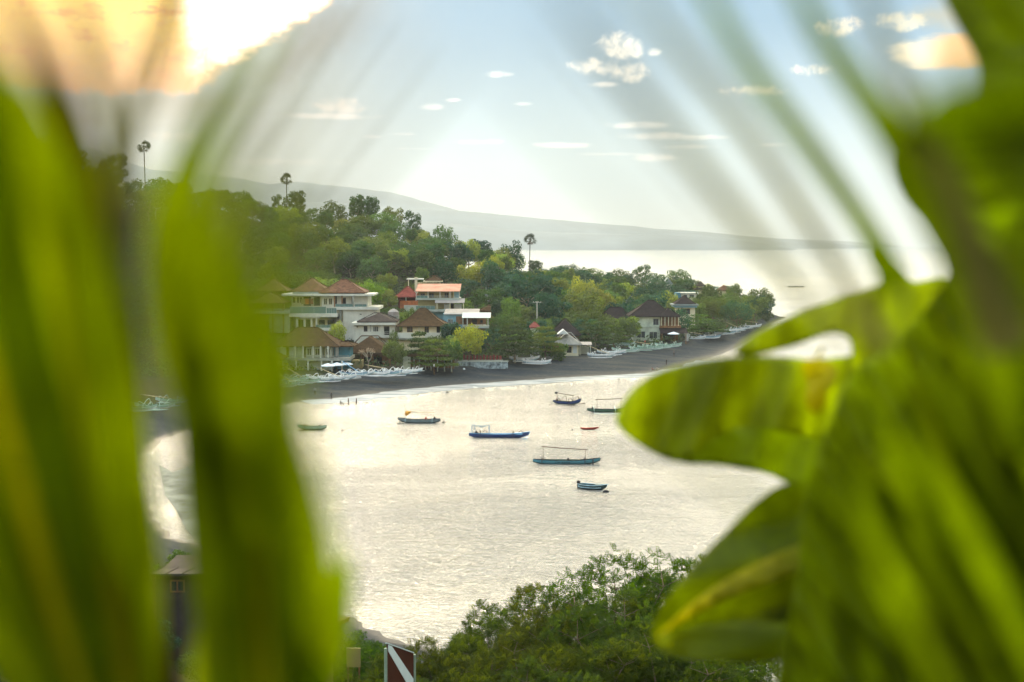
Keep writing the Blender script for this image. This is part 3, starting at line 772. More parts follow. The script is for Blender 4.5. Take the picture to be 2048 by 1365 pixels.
b.hip(1196, 1272, 640, 615, -1, 10, M_black, .3); b.wall(1202, 1262, 640, 660, 0, 9, M_moss); b.win(1212, 1222, 644, 654, 0, 1); b.done()
# --- houses further along the headland
b = Bld('house', 'cream house with a black pyramid roof over a teal slab near the right boats', 'house', 1371, 640, 498, 8, 24)
b.hip(1350, 1392, 608.5, 591.5, 0, 8, M_black, .03); b.slab(1346, 1397, 609.2, 612.4, -1.2, 9, M_gfascia); b.slab(1349, 1394, 612.6, 615.6, -.9, 8.6, M_blue)
b.wall(1355, 1390, 615.6, 642, 0, 8, M_cream); b.win(1361, 1380, 618, 629, 0, 2, M_wood); b.done()
b = Bld('house', 'small white walled house with a bright orange pyramid roof among the headland trees', 'house', 1264, 602, 640, 8, 60)
b.hip(1249, 1280, 592, 577.5, -.6, 8.6, M_orange, .03); b.wall(1251, 1278, 592, 604, 0, 8, M_white); b.win(1256, 1261, 594.5, 600, 0, 0); b.win(1267, 1272, 594.5, 600, 0, 0); b.done()
b = Bld('house', 'house with a long blue grey gabled roof behind the orange roof', 'house', 1278, 590, 668, 8, 10)
b.pitch(1256, 1286, 577, 568, 0, 5, M_tingrey); b.pitch(1270, 1298, 580, 571, -2, 4, M_blue); b.wall(1260, 1295, 579, 592, 1, 8, M_white); b.done()
b = Bld('house', 'dark roofed house tucked right behind the orange roof', 'house', 1291, 600, 650, 8, 50)
b.hip(1273, 1312, 593.5, 575.5, -1, 9, M_black, .1); b.wall(1277, 1308, 593, 604, 0, 8, M_conc); b.win(1284, 1290, 595, 600, 0, 0); b.done()
b = Bld('house', 'tall pale gabled house with a pointed front between the headland trees', 'house', 1336, 590, 690, 7, 60)
a = b.loc(1327, 569, 0); c = b.loc(1347, 569, 0); t = b.loc(1336, 555.5, 0)
MB().add([(a.x, 0, a.z), (c.x, 0, a.z), (t.x, 0, t.z), (a.x, 7, a.z), (c.x, 7, a.z), (t.x, 7, t.z)], [(0, 1, 2), (5, 4, 3), (0, 2, 5, 3), (1, 4, 5, 2), (0, 3, 4, 1)]).build('roof', M_gfascia, b.e)
b.wall(1329, 1345, 569, 592, .3, 6.6, M_white); b.win(1333, 1339, 572, 580, .3, 0, M_wood); b.done()
b = Bld('house', 'white house with a teal corner and blue shaded windows behind the black pyramid roof', 'house', 1375, 606, 600, 8, 60)
b.wall(1362, 1397, 588, 608, 0, 8, M_white); b.wall(1352, 1362, 586, 608, -.6, 6, M_teal); b.slab(1360, 1398, 586, 588, -.6, 8.3, M_white); b.win(1368, 1374, 590, 596, 0, 0, M_blue); b.win(1379, 1388, 590, 596, 0, 1, M_blue)
b.rail(1362, 1396, 582.5, 586, -.4, M_blue); b.done()
b = Bld('shrine', 'tiny pagoda roofed shrine at the skyline of the headland', 'shrine', 1402, 585, 640, 3, 60)
b.hip(1393, 1411, 572, 563, -.2, 3.2, M_darkroof, .03); b.wall(1397, 1407, 572, 587, .6, 2.6, M_cream); b.hip(1389, 1414, 579, 573.5, -.6, 3.6, M_darkroof, .2); b.done()
b = Bld('house', 'brown tiled roof poking out of the trees at the end of the headland', 'house', 1451, 592, 612, 6, 10)
b.hip(1438, 1462, 581, 571, -.5, 6.5, M_brownroof, .1); b.wall(1442, 1458, 581, 592, 0, 6, M_cream); b.done()
b = Bld('house', 'small grey walled house half hidden in the trees above the blue house', 'house', 978, 545, 505, 6, 30)
b.hip(966, 1002, 538, 529, -.5, 6.5, M_darkroof, .2); b.wall(970, 998, 538, 548, 0, 6, M_pale); b.done()
b = Bld('house', 'brown roof just showing through the trees right of the white sheet awning', 'house', 975, 640, 440, 7, 10)
b.hip(958, 996, 622, 611, -.5, 7.5, M_thatch, .3); b.wall(962, 992, 622, 634, 0, 7, M_wood); b.done()
b = Bld('house', 'small dark red roof and white wall above the beach trees left of the black hall', 'house', 1068, 668, 400, 5, 20)
b.hip(1059, 1080, 655, 645, -.5, 5.5, M_redbrown, .2); b.wall(1061, 1078, 655, 664, 0, 5, M_white); b.done()
# ================================================================ TREES
L_dark = leafmat('leaf_dark', (.052, .108, .026, 1), (.09, .165, .014, 1), .35, rv=.3, scale=.35, col2=(.022, .05, .026, 1))
L_mid = leafmat('leaf_mid', (.095, .155, .030, 1), (.15, .23, .015, 1), .4, rv=.3, scale=.35, col2=(.036, .07, .028, 1))
L_light = leafmat('leaf_light', (.20, .28, .035, 1), (.30, .38, .015, 1), .45, rv=.22, scale=.4, col2=(.08, .13, .03, 1))
L_teal = leafmat('leaf_teal', (.028, .10, .056, 1), (.045, .135, .035, 1), .35, rv=.28, scale=.35, col2=(.018, .045, .032, 1))
M_bark = mat('bark', srgb(120, 104, 86), .95, .05, .3, 2)
M_bark2 = mat('pale_bark', srgb(160, 150, 130), .95, .05, .2, 2)
nr = np.random.default_rng(5)

def cards_mesh(name, pos, nrm, size, asp=1.0, bend=.25):
    """leaf-clump faces: two-triangle folded rhombs at pos facing nrm"""
    n_ = len(pos)
    r = nr.normal(size=(n_, 3)); nrm = nrm / np.linalg.norm(nrm, axis=1, keepdims=True)
    u = np.cross(nrm, r); u /= np.linalg.norm(u, axis=1, keepdims=True); v = np.cross(nrm, u)
    sz = size * nr.uniform(.6, 1.35, n_)[:, None]
    a = pos + u * sz; c = pos - u * sz; b = pos + v * sz * asp * .7 - nrm * sz * bend; d = pos - v * sz * asp * .7 - nrm * sz * bend
    V = np.stack([a, b, c, d], 1).reshape(-1, 3)
    me = bpy.data.meshes.new(name)
    me.vertices.add(len(V)); me.vertices.foreach_set('co', V.ravel())
    me.loops.add(n_ * 4); me.loops.foreach_set('vertex_index', np.arange(n_ * 4, dtype=np.int32))
    me.polygons.add(n_); me.polygons.foreach_set('loop_start', np.arange(0, n_ * 4, 4, dtype=np.int32))
    me.polygons.foreach_set('loop_total', np.full(n_, 4, np.int32))
    me.update(calc_edges=True); me.validate()
    return me
def crown_pts(lobes, n_, jitter=.22):
    """points on the outer surface of a cluster of ellipsoid lobes (cx,cy,cz,rx,ry,rz)"""
    L = np.array(lobes); w = (L[:, 3] * L[:, 4] + L[:, 3] * L[:, 5] + L[:, 4] * L[:, 5]); w /= w.sum()
    k = nr.choice(len(L), n_ * 2, p=w); d = nr.normal(size=(n_ * 2, 3)); d /= np.linalg.norm(d, axis=1, keepdims=True)
    rad = L[k, 3:6]; rr = 1 - np.abs(nr.normal(0, jitter, n_ * 2))[:, None] + nr.normal(0, jitter * .4, n_ * 2)[:, None]
    p = L[k, :3] + d * rad * rr; nn = d / rad
    q = ((p[:, None, :] - L[None, :, :3]) / L[None, :, 3:6]); inn = (np.sum(q * q, 2) < .62); inn[np.arange(len(p)), k] = False
    ok = ~inn.any(1); p = p[ok][:n_]; nn = nn[ok][:n_]
    nn = nn / np.linalg.norm(nn, axis=1, keepdims=True) + nr.normal(0, .45, nn.shape) + np.array([0, 0, .25])
    return p, nn
def lobes_round(R_, H, n_, seed, base=.3, flat=.75):
    r = random.Random(seed); L = []
    z0 = H * base
    L.append((0, 0, z0 + (H - z0) * .5, R_ * .62, R_ * .62, (H - z0) * .42))
    for i in range(n_):
        g = i * 2.4 + r.uniform(-.4, .4); f = (i + .5) / n_; rr = R_ * (.35 + .5 * math.sin(math.pi * (.15 + .75 * f))) * r.uniform(.75, 1.1)
        z = z0 + (H - z0) * (.15 + .72 * f) ; s = R_ * r.uniform(.26, .46)
        L.append((rr * math.cos(g), rr * math.sin(g), z, s, s, s * flat * r.uniform(.8, 1.15)))
    return L
def lobes_tier(R_, H, tiers, seed):
    r = random.Random(seed); L = []
    for t in range(tiers):
        z = H * (.32 + .62 * t / (tiers - 1)); R2 = R_ * (1 - .55 * (t / (tiers - 1)) ** 1.3)
        for i in range(7):
            g = i * 2 * math.pi / 7 + t + r.uniform(-.3, .3); q = R2 * r.uniform(.45, .72)
            L.append((q * math.cos(g), q * math.sin(g), z + r.uniform(-.25, .25), R2 * .38, R2 * .38, H * .045))
    return L
PROTO = {}
def make_proto(kind, seed, mt, H=11.0, R_=5.5, ncards=1900, size=.33, lob=13):
    r = random.Random(seed)
    if kind == 'tier': L = lobes_tier(R_, H, 5, seed)
    elif kind == 'tall': L = [(x, y, z + H * .0, a, b_, c) for (x, y, z, a, b_, c) in lobes_round(R_ * .62, H, lob, seed, .42, .9)]
    elif kind == 'open': L = [l for l in lobes_round(R_, H, lob, seed, .35, .6)][1:]; L = [(x * 1.1, y * 1.1, z, a * 1.0, b_ * 1.0, c * .85) for (x, y, z, a, b_, c) in L]
    elif kind == 'bush': L = lobes_round(R_, H, lob, seed, .0, .8)
    else: L = lobes_round(R_, H, lob, seed)
    p, nn = crown_pts(L, ncards)
    crown = cards_mesh('crown', p, nn, size)
    crown.materials.append(mt)
    mb = MB(); top = H * (.55 if kind != 'tall' else .7)
    pts = [(r.uniform(-.3, .3) * i, r.uniform(-.3, .3) * i, top * i / 4 - (1.5 if i == 0 else 0)) for i in range(5)]
    mb.tube(pts, [.32, .26, .22, .18, .1], 7)
    for l in L[1:9]:
        q = Vector(pts[2 if l[2] < H * .6 else 3]); e = Vector(l[:3]); mid = q.lerp(e, .5) + Vector((0, 0, -.3))
        mb.tube([q, mid, e], [.14, .1, .04], 5)
    me = bpy.data.meshes.new('trunk'); me.from_pydata(mb.v, [], mb.f); me.update()
    me.materials.append(M_bark if seed % 2 else M_bark2)
    PROTO.setdefault(kind + mt.name, []).append((crown, me, H))
    return crown, me
for sd_ in range(3):
    for mt in (L_dark, L_mid, L_teal): make_proto('round', 10 + sd_ * 7 + len(PROTO), mt, lob=11 + sd_ * 3, H=10.5 + sd_ * .8, R_=5.2 + .5 * sd_)
for mt in (L_dark, L_mid, L_teal): make_proto('tall', 61 + len(PROTO), mt, H=15, R_=5.8, lob=17); make_proto('open', 31 + len(PROTO), mt, H=12, R_=5.6, ncards=1800)
for mt in (L_dark, L_mid): make_proto('tier', 81 + len(PROTO), mt, H=9, R_=6.5, ncards=2600, size=.3)
make_proto('open', 97, L_light, H=9, R_=5, ncards=1500, size=.28); make_proto('round', 91, L_light, H=9, R_=4.6, lob=12, ncards=2200, size=.26); make_proto('round', 95, L_light, H=8, R_=4.8, lob=9, ncards=2200, size=.26)
for sd_, mt in enumerate((L_dark, L_mid, L_light, L_teal)): make_proto('bush', 100 + sd_, mt, H=3.2, R_=2.4, ncards=900, size=.2, lob=8)

TREE_SHAPES = {'round': 'round crowned', 'tall': 'tall narrow', 'open': 'loose open crowned', 'tier': 'spreading tiered', 'bush': 'low bushy'}
TREE_COL = {'leaf_dark': 'dark green', 'leaf_mid': 'mid green', 'leaf_light': 'bright yellow green', 'leaf_teal': 'deep bluish green'}
def tree(kind, mt, x, y, h, seed=0, wide=1.0, label=None, group=None, name=None, z=None):
    lst = PROTO[kind + mt.name]; crown, trunk, H = lst[seed % len(lst)]
    s = h / H
    e = empty(name or ('bush' if kind == 'bush' else 'tree'), (x, y, (gz(x, y) if z is None else z) - .2), seed * 1.7, label, 'bush' if kind == 'bush' else 'tree', group)
    e.scale = (s * wide, s * wide, s)
    link('crown', crown, None, e)
    if kind != 'bush': link('trunk', trunk, None, e)
    return e
def tree_px(kind, mt, px, ytop, d, seed=0, label=None, wpx=None, ybase=None, group=None):
    """tree whose top shows at (px,ytop) at distance d, standing on the ground"""
    t = P(px, ytop, d); g = gz(t.x, d); h = max(t.z - g + .2, 1.5)
    lst = PROTO[kind + mt.name]; H = lst[seed % len(lst)][2]
    wide = 1.0
    if wpx:
        cr = lst[seed % len(lst)][0]; xs_ = [v.co.x for v in cr.vertices]; w0 = (np.percentile(xs_, 99) - np.percentile(xs_, 1)) * h / H
        wide = (wpx * d / FP) / w0
    return tree(kind, mt, t.x, d, h, seed, wide, label, group)

# --- trees one can point at (px, top row, distance, width px)
SPEC = [
 ('round', L_light, 936, 652, 366, 68, 'dense rounded yellow green tree above the left end of the blue sea wall'),
 ('tier', L_dark, 1030, 648, 374, 84, 'broad dark tiered tree at the top of the beach right of the sea wall'),
 ('tier', L_mid, 1092, 652, 384, 66, 'bright green tiered tree between the sea wall tree and the grey hut'),
 ('bush', L_mid, 1110, 688, 386, 50, 'low green bush in front of the grey shingle hut'),
 ('tier', L_dark, 1190, 643, 420, 70, 'dark tiered tree right of the grey shingle hut behind the striped boats'),
 ('tier', L_mid, 1228, 650, 428, 64, 'spreading mid green tree just left of the pale green two storey building'),
 ('round', L_dark, 1253, 633, 440, 44, 'round clipped dark tree touching the left wall of the pale green building'),
 ('tier', L_mid, 1400, 628, 478, 74, 'layered bright topped tree behind the umbrella right of the timber balcony'),
 ('tier', L_dark, 1420, 640, 486, 70, 'low dark tiered tree behind the first boats of the right hand fleet'),
 ('round', L_mid, 1412, 600, 520, 44, 'feathery mid green tree behind the leaning timber spar'),
 ('round', L_dark, 1418, 572, 560, 60, 'tall dark tree mass right of the blue and white house'),
 ('round', L_mid, 1450, 584, 560, 62, 'wide green tree above the middle of the right hand fleet'),
 ('round', L_dark, 1478, 590, 572, 56, 'dense dark tree above the far end of the right hand fleet'),
 ('open', L_dark, 1466, 566, 600, 30, 'thin ragged topped tree rising over the end of the headland'),
 ('round', L_dark, 1520, 575, 600, 56, 'lone rounded dark tree standing at the very tip of the headland'),
 ('round', L_dark, 1499, 600, 590, 40, 'dark tree filling the gap behind the tree on the headland tip'),
 ('bush', L_dark, 1533, 612, 596, 30, 'small overhanging bush on the seaward side of the headland tip'),
 ('open', L_mid, 745, 676, 355, 52, None),
 ('round', L_mid, 790, 680, 352, 44, 'rounded olive green tree in front of the low brown restaurant end'),
 ('tier', L_dark, 838, 664, 356, 56, 'flat branched tree rising before the cream house parapet'),
 ('tier', L_mid, 868, 678, 352, 80, 'wide olive tree shading the posts of the beach cafe'),
 ('round', L_mid, 904, 680, 356, 50, 'olive shore tree between the beach cafe and the yellow green tree'),
 ('round', L_light, 672, 645, 372, 36, 'yellowish bushy tree against the white wall below the hotel balcony'),
 ('round', L_mid, 788, 660, 376, 22, 'slim olive tree between the small white house and the cream house'),
 ('round', L_mid, 825, 614, 396, 34, 'round olive tree crown behind the apex of the cream house roof'),
 ('round', L_light, 775, 547, 470, 44, 'light yellow green tree on the slope right of the hotel roofs'),
 ('round', L_light, 735, 562, 428, 60, 'bright yellow green tree at the right gable of the tall hotel'),
 ('open', L_mid, 770, 577, 432, 56, 'pale flowering tree between the tall hotel and the red roofed pavilion'),
 ('round', L_dark, 822, 566, 452, 30, 'small dark tree left of the rooftop pavilion'),
 ('round', L_dark, 980, 575, 470, 90, 'huge dark tree crown right of the three storey guesthouse'),
 ('round', L_teal, 1060, 548, 470, 110, 'massive deep green tree behind the white utility pole'),
 ('round', L_teal, 1010, 545, 500, 70, 'dark tree above the huge crown right of the guesthouse'),
 ('round', L_mid, 1020, 592, 432, 50, 'mid green tree above the beach left of the white utility pole'),
 ('tall', L_teal, 993, 600, 428, 22, 'narrow cone shaped dark green tree right of the white sheet awning'),
 ('round', L_dark, 1000, 628, 408, 60, 'dark low tree between the blue house and the sea wall tree'),
 ('open', L_teal, 980, 655, 378, 54, 'blue flowering dark shrub tree right of the yellow green tree'),
 ('round', L_teal, 1100, 585, 450, 70, 'dark tree just right of the white utility pole'),
 ('round', L_mid, 1160, 580, 470, 80, 'mid green tree on the slope above the black thatch hall'),
 ('round', L_light, 1170, 556, 500, 60, 'yellow green tree in the middle of the headland'),
 ('round', L_light, 1200, 575, 490, 60, 'bright yellow green tree above the long black roof'),
 ('open', L_light, 1228, 590, 520, 44, 'pale feathery tree left of the orange roof'),
 ('round', L_mid, 1180, 618, 440, 60, 'green tree between the black hall and the long black roof'),
 ('round', L_mid, 1283, 588, 560, 44, 'green tree below the orange roof on the headland'),
 ('round', L_light, 1337, 582, 560, 40, 'yellow green tree between the black hipped roof and the pyramid roof'),
 ('round', L_mid, 1345, 596, 520, 26, 'small green tree left of the black pyramid roof'),
 ('round', L_light, 984, 512, 540, 40, 'small yellow topped tree beside the half hidden grey house'),
 ('open', L_dark, 1284, 528, 730, 34, 'ragged open tree topping the headland skyline'),
 ('round', L_dark, 1355, 538, 730, 60, 'broad dark tree at the right end of the headland skyline'),
 ('open', L_dark, 1386, 556, 700, 36, 'low thin tree sloping off the right end of the headland skyline'),
 ('round', L_dark, 1240, 540, 720, 60, 'rounded dark tree on the skyline left of the ragged open tree'),
 ('round', L_dark, 1310, 545, 720, 60, 'rounded dark tree on the skyline above the dark roofed house'),
 ('round', L_teal, 985, 520, 500, 44, 'dark tree wrapped round the half hidden grey house'), ('round', L_dark, 1066, 657, 392, 40, 'small dark tree just in front of the little red roof above the beach'),
 ('tall', L_teal, 958, 478, 600, 44, 'tall dark tree on the ridge left of the right hand fan palm'),
 ('round', L_light, 938, 481, 590, 50, 'yellow green tree on the ridge beside the tall dark tree'),
 ('round', L_teal, 1022, 485, 600, 50, 'dark rounded ridge tree just left of the right hand fan palm'),
 ('tall', L_dark, 716, 385, 612, 34, 'tall bare stemmed tree with a small crown on the ridge'),
 ('tall', L_dark, 744, 388, 616, 26, 'thin leaning ridge tree right of the tall bare stemmed tree'),
 ('round', L_dark, 668, 404, 612, 60, 'broad dome shaped dark tree on the ridge left of the bare stemmed tree'),
 ('tall', L_dark, 592, 377, 600, 34, 'dark pointed tree on the ridge beside the middle fan palm'),
 ('open', L_dark, 558, 388, 600, 28, 'small airy tree just left of the middle fan palm'),
 ('open', L_dark, 228, 305, 572, 50, 'dark two lobed tree on the skyline left of the left fan palm'),
 ('open', L_mid, 785, 412, 615, 50, 'feathery light topped tree on the ridge crest right of the bare stemmed trees'),
 ('open', L_dark, 826, 420, 612, 34, 'spiky dark tree at the shoulder of the ridge'),
 ('round', L_dark, 888, 452, 610, 50, 'dark tree hanging at the end of the high ridge'),
]
for i, (k, mt, px, yt, d, w, lab) in enumerate(SPEC):
    if lab: tree_px(k, mt, px, yt, d, i, lab, w)
# slim trunk below the tall bare stemmed tree
# --- flowering bare frangipani
def frangipani(px, ybase, d, label):
    b = P(px, ybase, d); e = empty('tree', (b.x, b.y, gz(b.x, b.y) - .1), 0, label, 'tree')
    r = random.Random(4); mb = MB(); tips = []
    def br(p, dr, L, rad, lv):
        q = p + dr * L; mb.tube([p, (p + q) / 2 + Vector((r.uniform(-.1, .1), r.uniform(-.1, .1), 0)), q], [rad, rad * .85, rad * .7], 5)
        if lv == 0: tips.append(q); return
        for k in range(3 if lv > 2 else r.choice((2, 3))):
            g = r.uniform(0, 6.28); nd = (dr + Vector((math.cos(g), math.sin(g), .15)) * .75).normalized(); br(q, nd, L * .72, rad * .68, lv - 1)
    br(Vector((0, 0, 0)), Vector((0, 0, 1)), 1.9, .2, 4)
    mb.build('trunk', M_bark2, e)
    tp = np.array([t[:] for t in tips]); pp = np.repeat(tp, 4, 0) + nr.normal(0, .22, (len(tp) * 4, 3)); nn = nr.normal(size=pp.shape) + np.array([0, -.5, .8])
    link('blossoms', cards_mesh('blossoms', pp, nn, .11), mat('blossom', srgb(226, 204, 176), .8, .1, .2, 2, col2=srgb(150, 120, 80)), e)
    return e
frangipani(737, 740, 354, 'bare branched frangipani dotted with pale blossoms beside the white beach umbrellas')

# --- fan palms
M_palmleaf = leafmat('fan_leaf', (.03, .045, .018, 1), (.04, .07, .01, 1), .25, rv=.1)
M_palmtrunk = mat('palm_trunk', srgb(70, 62, 52), .95, .05, .2, 2)
def fan_leaf(mb, o, dr, Rr, nb=11, spread=150):
    dr = dr.normalized(); up = Vector((0, 0, 1)); sd_ = dr.cross(up); sd_.normalize(); up2 = sd_.cross(dr); ro = (o.x * 7 + dr.x * 13 + dr.y * 29 + dr.z * 5) % 3.14 - 1.57; sd_, up2 = sd_ * math.cos(ro) + up2 * math.sin(ro), up2 * math.cos(ro) - sd_ * math.sin(ro)
    c = o + dr * Rr * .8
    for i in range(nb):
        a = R(-spread / 2 + spread * i / (nb - 1)); a2 = a + R(spread / nb * .36); a1 = a - R(spread / nb * .36)
        dd = dr * math.cos(a) + sd_ * math.sin(a)
        tip = c + dd * Rr + Vector((0, 0, -.18 * Rr)) + up2 * (.1 if i % 2 else -.1)
        m1 = c + (dr * math.cos(a1) + sd_ * math.sin(a1)) * Rr * .62; m2 = c + (dr * math.cos(a2) + sd_ * math.sin(a2)) * Rr * .62
        mb.add([c, m1, tip, m2], [(0, 1, 2, 3)])
    mb.tube([o, c], .05, 4)
def fan_palm(px, ytop, ybase, d, label, seed):
    r = random.Random(seed); t = P(px, ytop, d); b0 = P(px, ybase, d)
    Hh = t.z - 1.6 - b0.z; g = gz(b0.x, b0.y); e = empty('palm_tree', (b0.x, b0.y, g), seed, label, 'palm', 'tall fan palms on the ridge')
    tz = t.z - 2.9 - g; lean = r.uniform(-.5, .5)
    MB().tube([(lean * (k / 5) ** 2, 0, tz * k / 5 - (1 if k == 0 else 0)) for k in range(6)], [.3, .2, .18, .17, .18, .2], 8).build('trunk', M_palmtrunk, e)
    c = Vector((lean, 0, tz)); up = MB(); dn = MB()
    for i in range(22):
        g_ = i * 2.4; el = R(r.uniform(-35, 80)); fan_leaf(up, c, Vector((math.cos(g_) * math.cos(el), math.sin(g_) * math.cos(el), math.sin(el))), r.uniform(1.45, 1.9), 11, 170)
    for i in range(8):
        g_ = i * 2.4 + 1; fan_leaf(dn, c + Vector((0, 0, -.3)), Vector((math.cos(g_) * .6, math.sin(g_) * .6, -.8)), r.uniform(1.0, 1.35), 7, 90)
    up.build('crown', M_palmleaf, e); dn.build('dead_fronds', mat('dead_frond', srgb(78, 66, 48), .9, .1, .2, 2), e)
fan_palm(290, 279, 350, 565, 'tall fan palm standing alone on the left skyline seen through the fronds', 1)
fan_palm(574, 345, 412, 592, 'fan palm on the ridge top beside the dark pointed tree, middle of three', 2)
fan_palm(1059, 466, 515, 600, 'fan palm silhouetted against the sea and far coast', 3)

# --- forest on the hill: each tree a thing
LAND = [(660, 560, 'the twin brown hotel roofs'), (574, 400, 'the middle fan palm'), (716, 430, 'the tall bare stemmed ridge tree'), (875, 565, 'the pink tin roof'),
        (1059, 510, 'the right hand fan palm'), (1073, 615, 'the white utility pole'), (1310, 600, 'the pale green building roof'), (1264, 580, 'the orange roof'),
        (813, 575, 'the red pavilion roof'), (290, 345, 'the left fan palm'), (541, 560, 'the brown pavilion beside the hotel'), (1133, 640, 'the black thatch hall'), (984, 530, 'the half hidden grey house'),
        (1371, 592, 'the black pyramid roof'), (1480, 600, 'the headland end'), (888, 455, 'the tree ending the ridge'), (430, 560, 'the blurred palm fronds')]
pts_ = []
occ = {}
def free(x, y, dmin):
    kx, ky = int(x // 14), int(y // 14)
    for a in (-1, 0, 1):
        for b_ in (-1, 0, 1):
            for q in occ.get((kx + a, ky + b_), ()):
                if (q[0] - x) ** 2 + (q[1] - y) ** 2 < dmin * dmin: return False
    return True
def put(x, y): occ.setdefault((int(x // 14), int(y // 14)), []).append((x, y))
for (k, mt, px, yt, d, w, lab) in SPEC:
    put(P(px, yt, d).x, d)
rf = random.Random(21)
forest = []
cand = []
for _ in range(16000):
    px = rf.uniform(40, 1530); yb = float(np.interp(px, HC[:, 0], HC[:, 3])); yc = float(np.interp(px, HC[:, 0], HC[:, 2]))
    d = rf.uniform(yb + 12, yc + 14)
    cand.append((px, d, yc))
for px, d, yc in cand:
    if px < 430 and d < yc - 60: continue
    if any(a <= px <= b_ and c <= d <= e_ for (a, b_, c, e_) in FOOT): continue
    x = (px - 1024) / FP * d
    near = d < 470 and px > 500
    if not free(x, d, 6.6 if near else (8.8 if px > 480 else 10)): continue
    g = gz(x, d)
    if g < 2.0: continue
    forest.append((x, d, g, px)); put(x, d)
print('forest', len(forest))
forest.sort(key=lambda t: t[1])
forest = forest[:285] if len(forest) <= 285 else [forest[i] for i in sorted(rf.sample(range(len(forest)), 285))]
items = []
for i, (x, y, g, px) in enumerate(forest):
    k = rf.choice(['round'] * 6 + ['open', 'tall']); u = rf.random()
    right = px > 880
    mt = (L_teal if right else L_dark) if u < .5 else (L_mid if u < .82 else (L_light if (u > .9 and k == 'round') else L_dark))
    h = rf.uniform(8, 12.5) * (1.0 if y > 470 else .72)
    if k == 'tall': h *= 1.15
    tx, ty = topix(x, y, g + h * .6)
    items.append((i, k, mt, x, y, h, tx, ty))
byl = {}
for it in items:
    best = min(range(len(LAND)), key=lambda q: (LAND[q][0] - it[6]) ** 2 + (LAND[q][1] - it[7]) ** 2)
    dx = it[6] - LAND[best][0]; dy = it[7] - LAND[best][1]
    q = ('right of' if dx > 0 else 'left of') if abs(dx) > abs(dy) else ('below' if dy > 0 else 'above')
    key = (best, q, TREE_SHAPES[it[1]], TREE_COL[it[2].name])
    byl.setdefault(key, []).append((dx * dx + dy * dy, it))
ORD = ['', 'second ', 'third ', 'fourth ', 'fifth ', 'sixth ', 'seventh ', 'eighth ', 'ninth ', 'tenth ', 'eleventh ', 'twelfth ', 'thirteenth ', 'fourteenth ', 'fifteenth ', 'sixteenth ', 'seventeenth ', 'eighteenth ']
for key, lst in byl.items():
    lst.sort(key=lambda t: t[0])
    for n_, (_, it) in enumerate(lst):
        sh = key[2]
        lab = '%s %s tree, %snearest %s %s' % (sh.split()[0], key[3].replace('deep bluish', 'bluish').replace('bright yellow', 'yellow'), ORD[min(n_, 17)], key[1], LAND[key[0]][2])
        tree(it[1], it[2], it[3], it[4], it[5], it[0], rf.uniform(.9, 1.15), lab, 'forest trees on the hillside')
# --- undergrowth between the trees: one uncountable mass
pp = []
for _ in range(52000):
    px = rf.uniform(20, 1545); yb = float(np.interp(px, HC[:, 0], HC[:, 3])); yc = float(np.interp(px, HC[:, 0], HC[:, 2]))
    d = rf.uniform(yb + 6, yc + 22)
    pp.append(((px - 1024) / FP * d, d))
pp = np.array(pp); zz = landz(pp[:, 0], pp[:, 1]); lump = np.array([mnoise.noise(Vector((a * .16, b_ * .16, 3))) for a, b_ in pp])
ok = zz > 2.2
pos = np.stack([pp[:, 0], pp[:, 1], zz + nr.uniform(0, 1, len(pp)) * (1.6 + 2.4 * lump)], 1)[ok]
tag(link('undergrowth', cards_mesh('undergrowth', pos, nr.normal(size=pos.shape) * .6 + np.array([0, -.3, 1]), .42), L_dark), 'dense shrubs covering the ground between the hillside trees', 'undergrowth', kind='stuff')
# ================================================================ BOATS
B_white = mat('boat_white', srgb(232, 238, 238), .5, .4, .08, 1)
B_pale = mat('boat_pale_blue', srgb(158, 194, 206), .5, .4, .1, 1)
B_ltblue = mat('boat_light_blue', srgb(118, 176, 214), .5, .4, .1, 1)
B_navy = mat('boat_navy', srgb(28, 62, 122), .5, .4, .15, 1)
B_teal = mat('boat_teal', srgb(76, 142, 158), .5, .4, .12, 1)
B_green = mat('boat_green', srgb(72, 112, 92), .5, .4, .15, 1)
B_dkgreen = mat('boat_dark_green', srgb(34, 66, 66), .5, .4, .15, 1)
B_mint = mat('boat_mint', srgb(178, 208, 192), .5, .4, .1, 1)
B_dark = mat('boat_dark', srgb(34, 36, 42), .6, .3, .15, 1)
B_red = mat('boat_red', srgb(168, 62, 48), .6, .3, .15, 1)
B_sail = mat('orange_cloth', srgb(236, 172, 74), .85, .1, .12, 3)
B_bamboo = mat('bamboo', srgb(196, 180, 140), .7, .2, .15, 2)
B_brownpole = mat('brown_pole', srgb(78, 58, 46), .8, .2, .15, 2)
B_grey = mat('boat_grey', srgb(120, 138, 142), .6, .3, .12, 1)

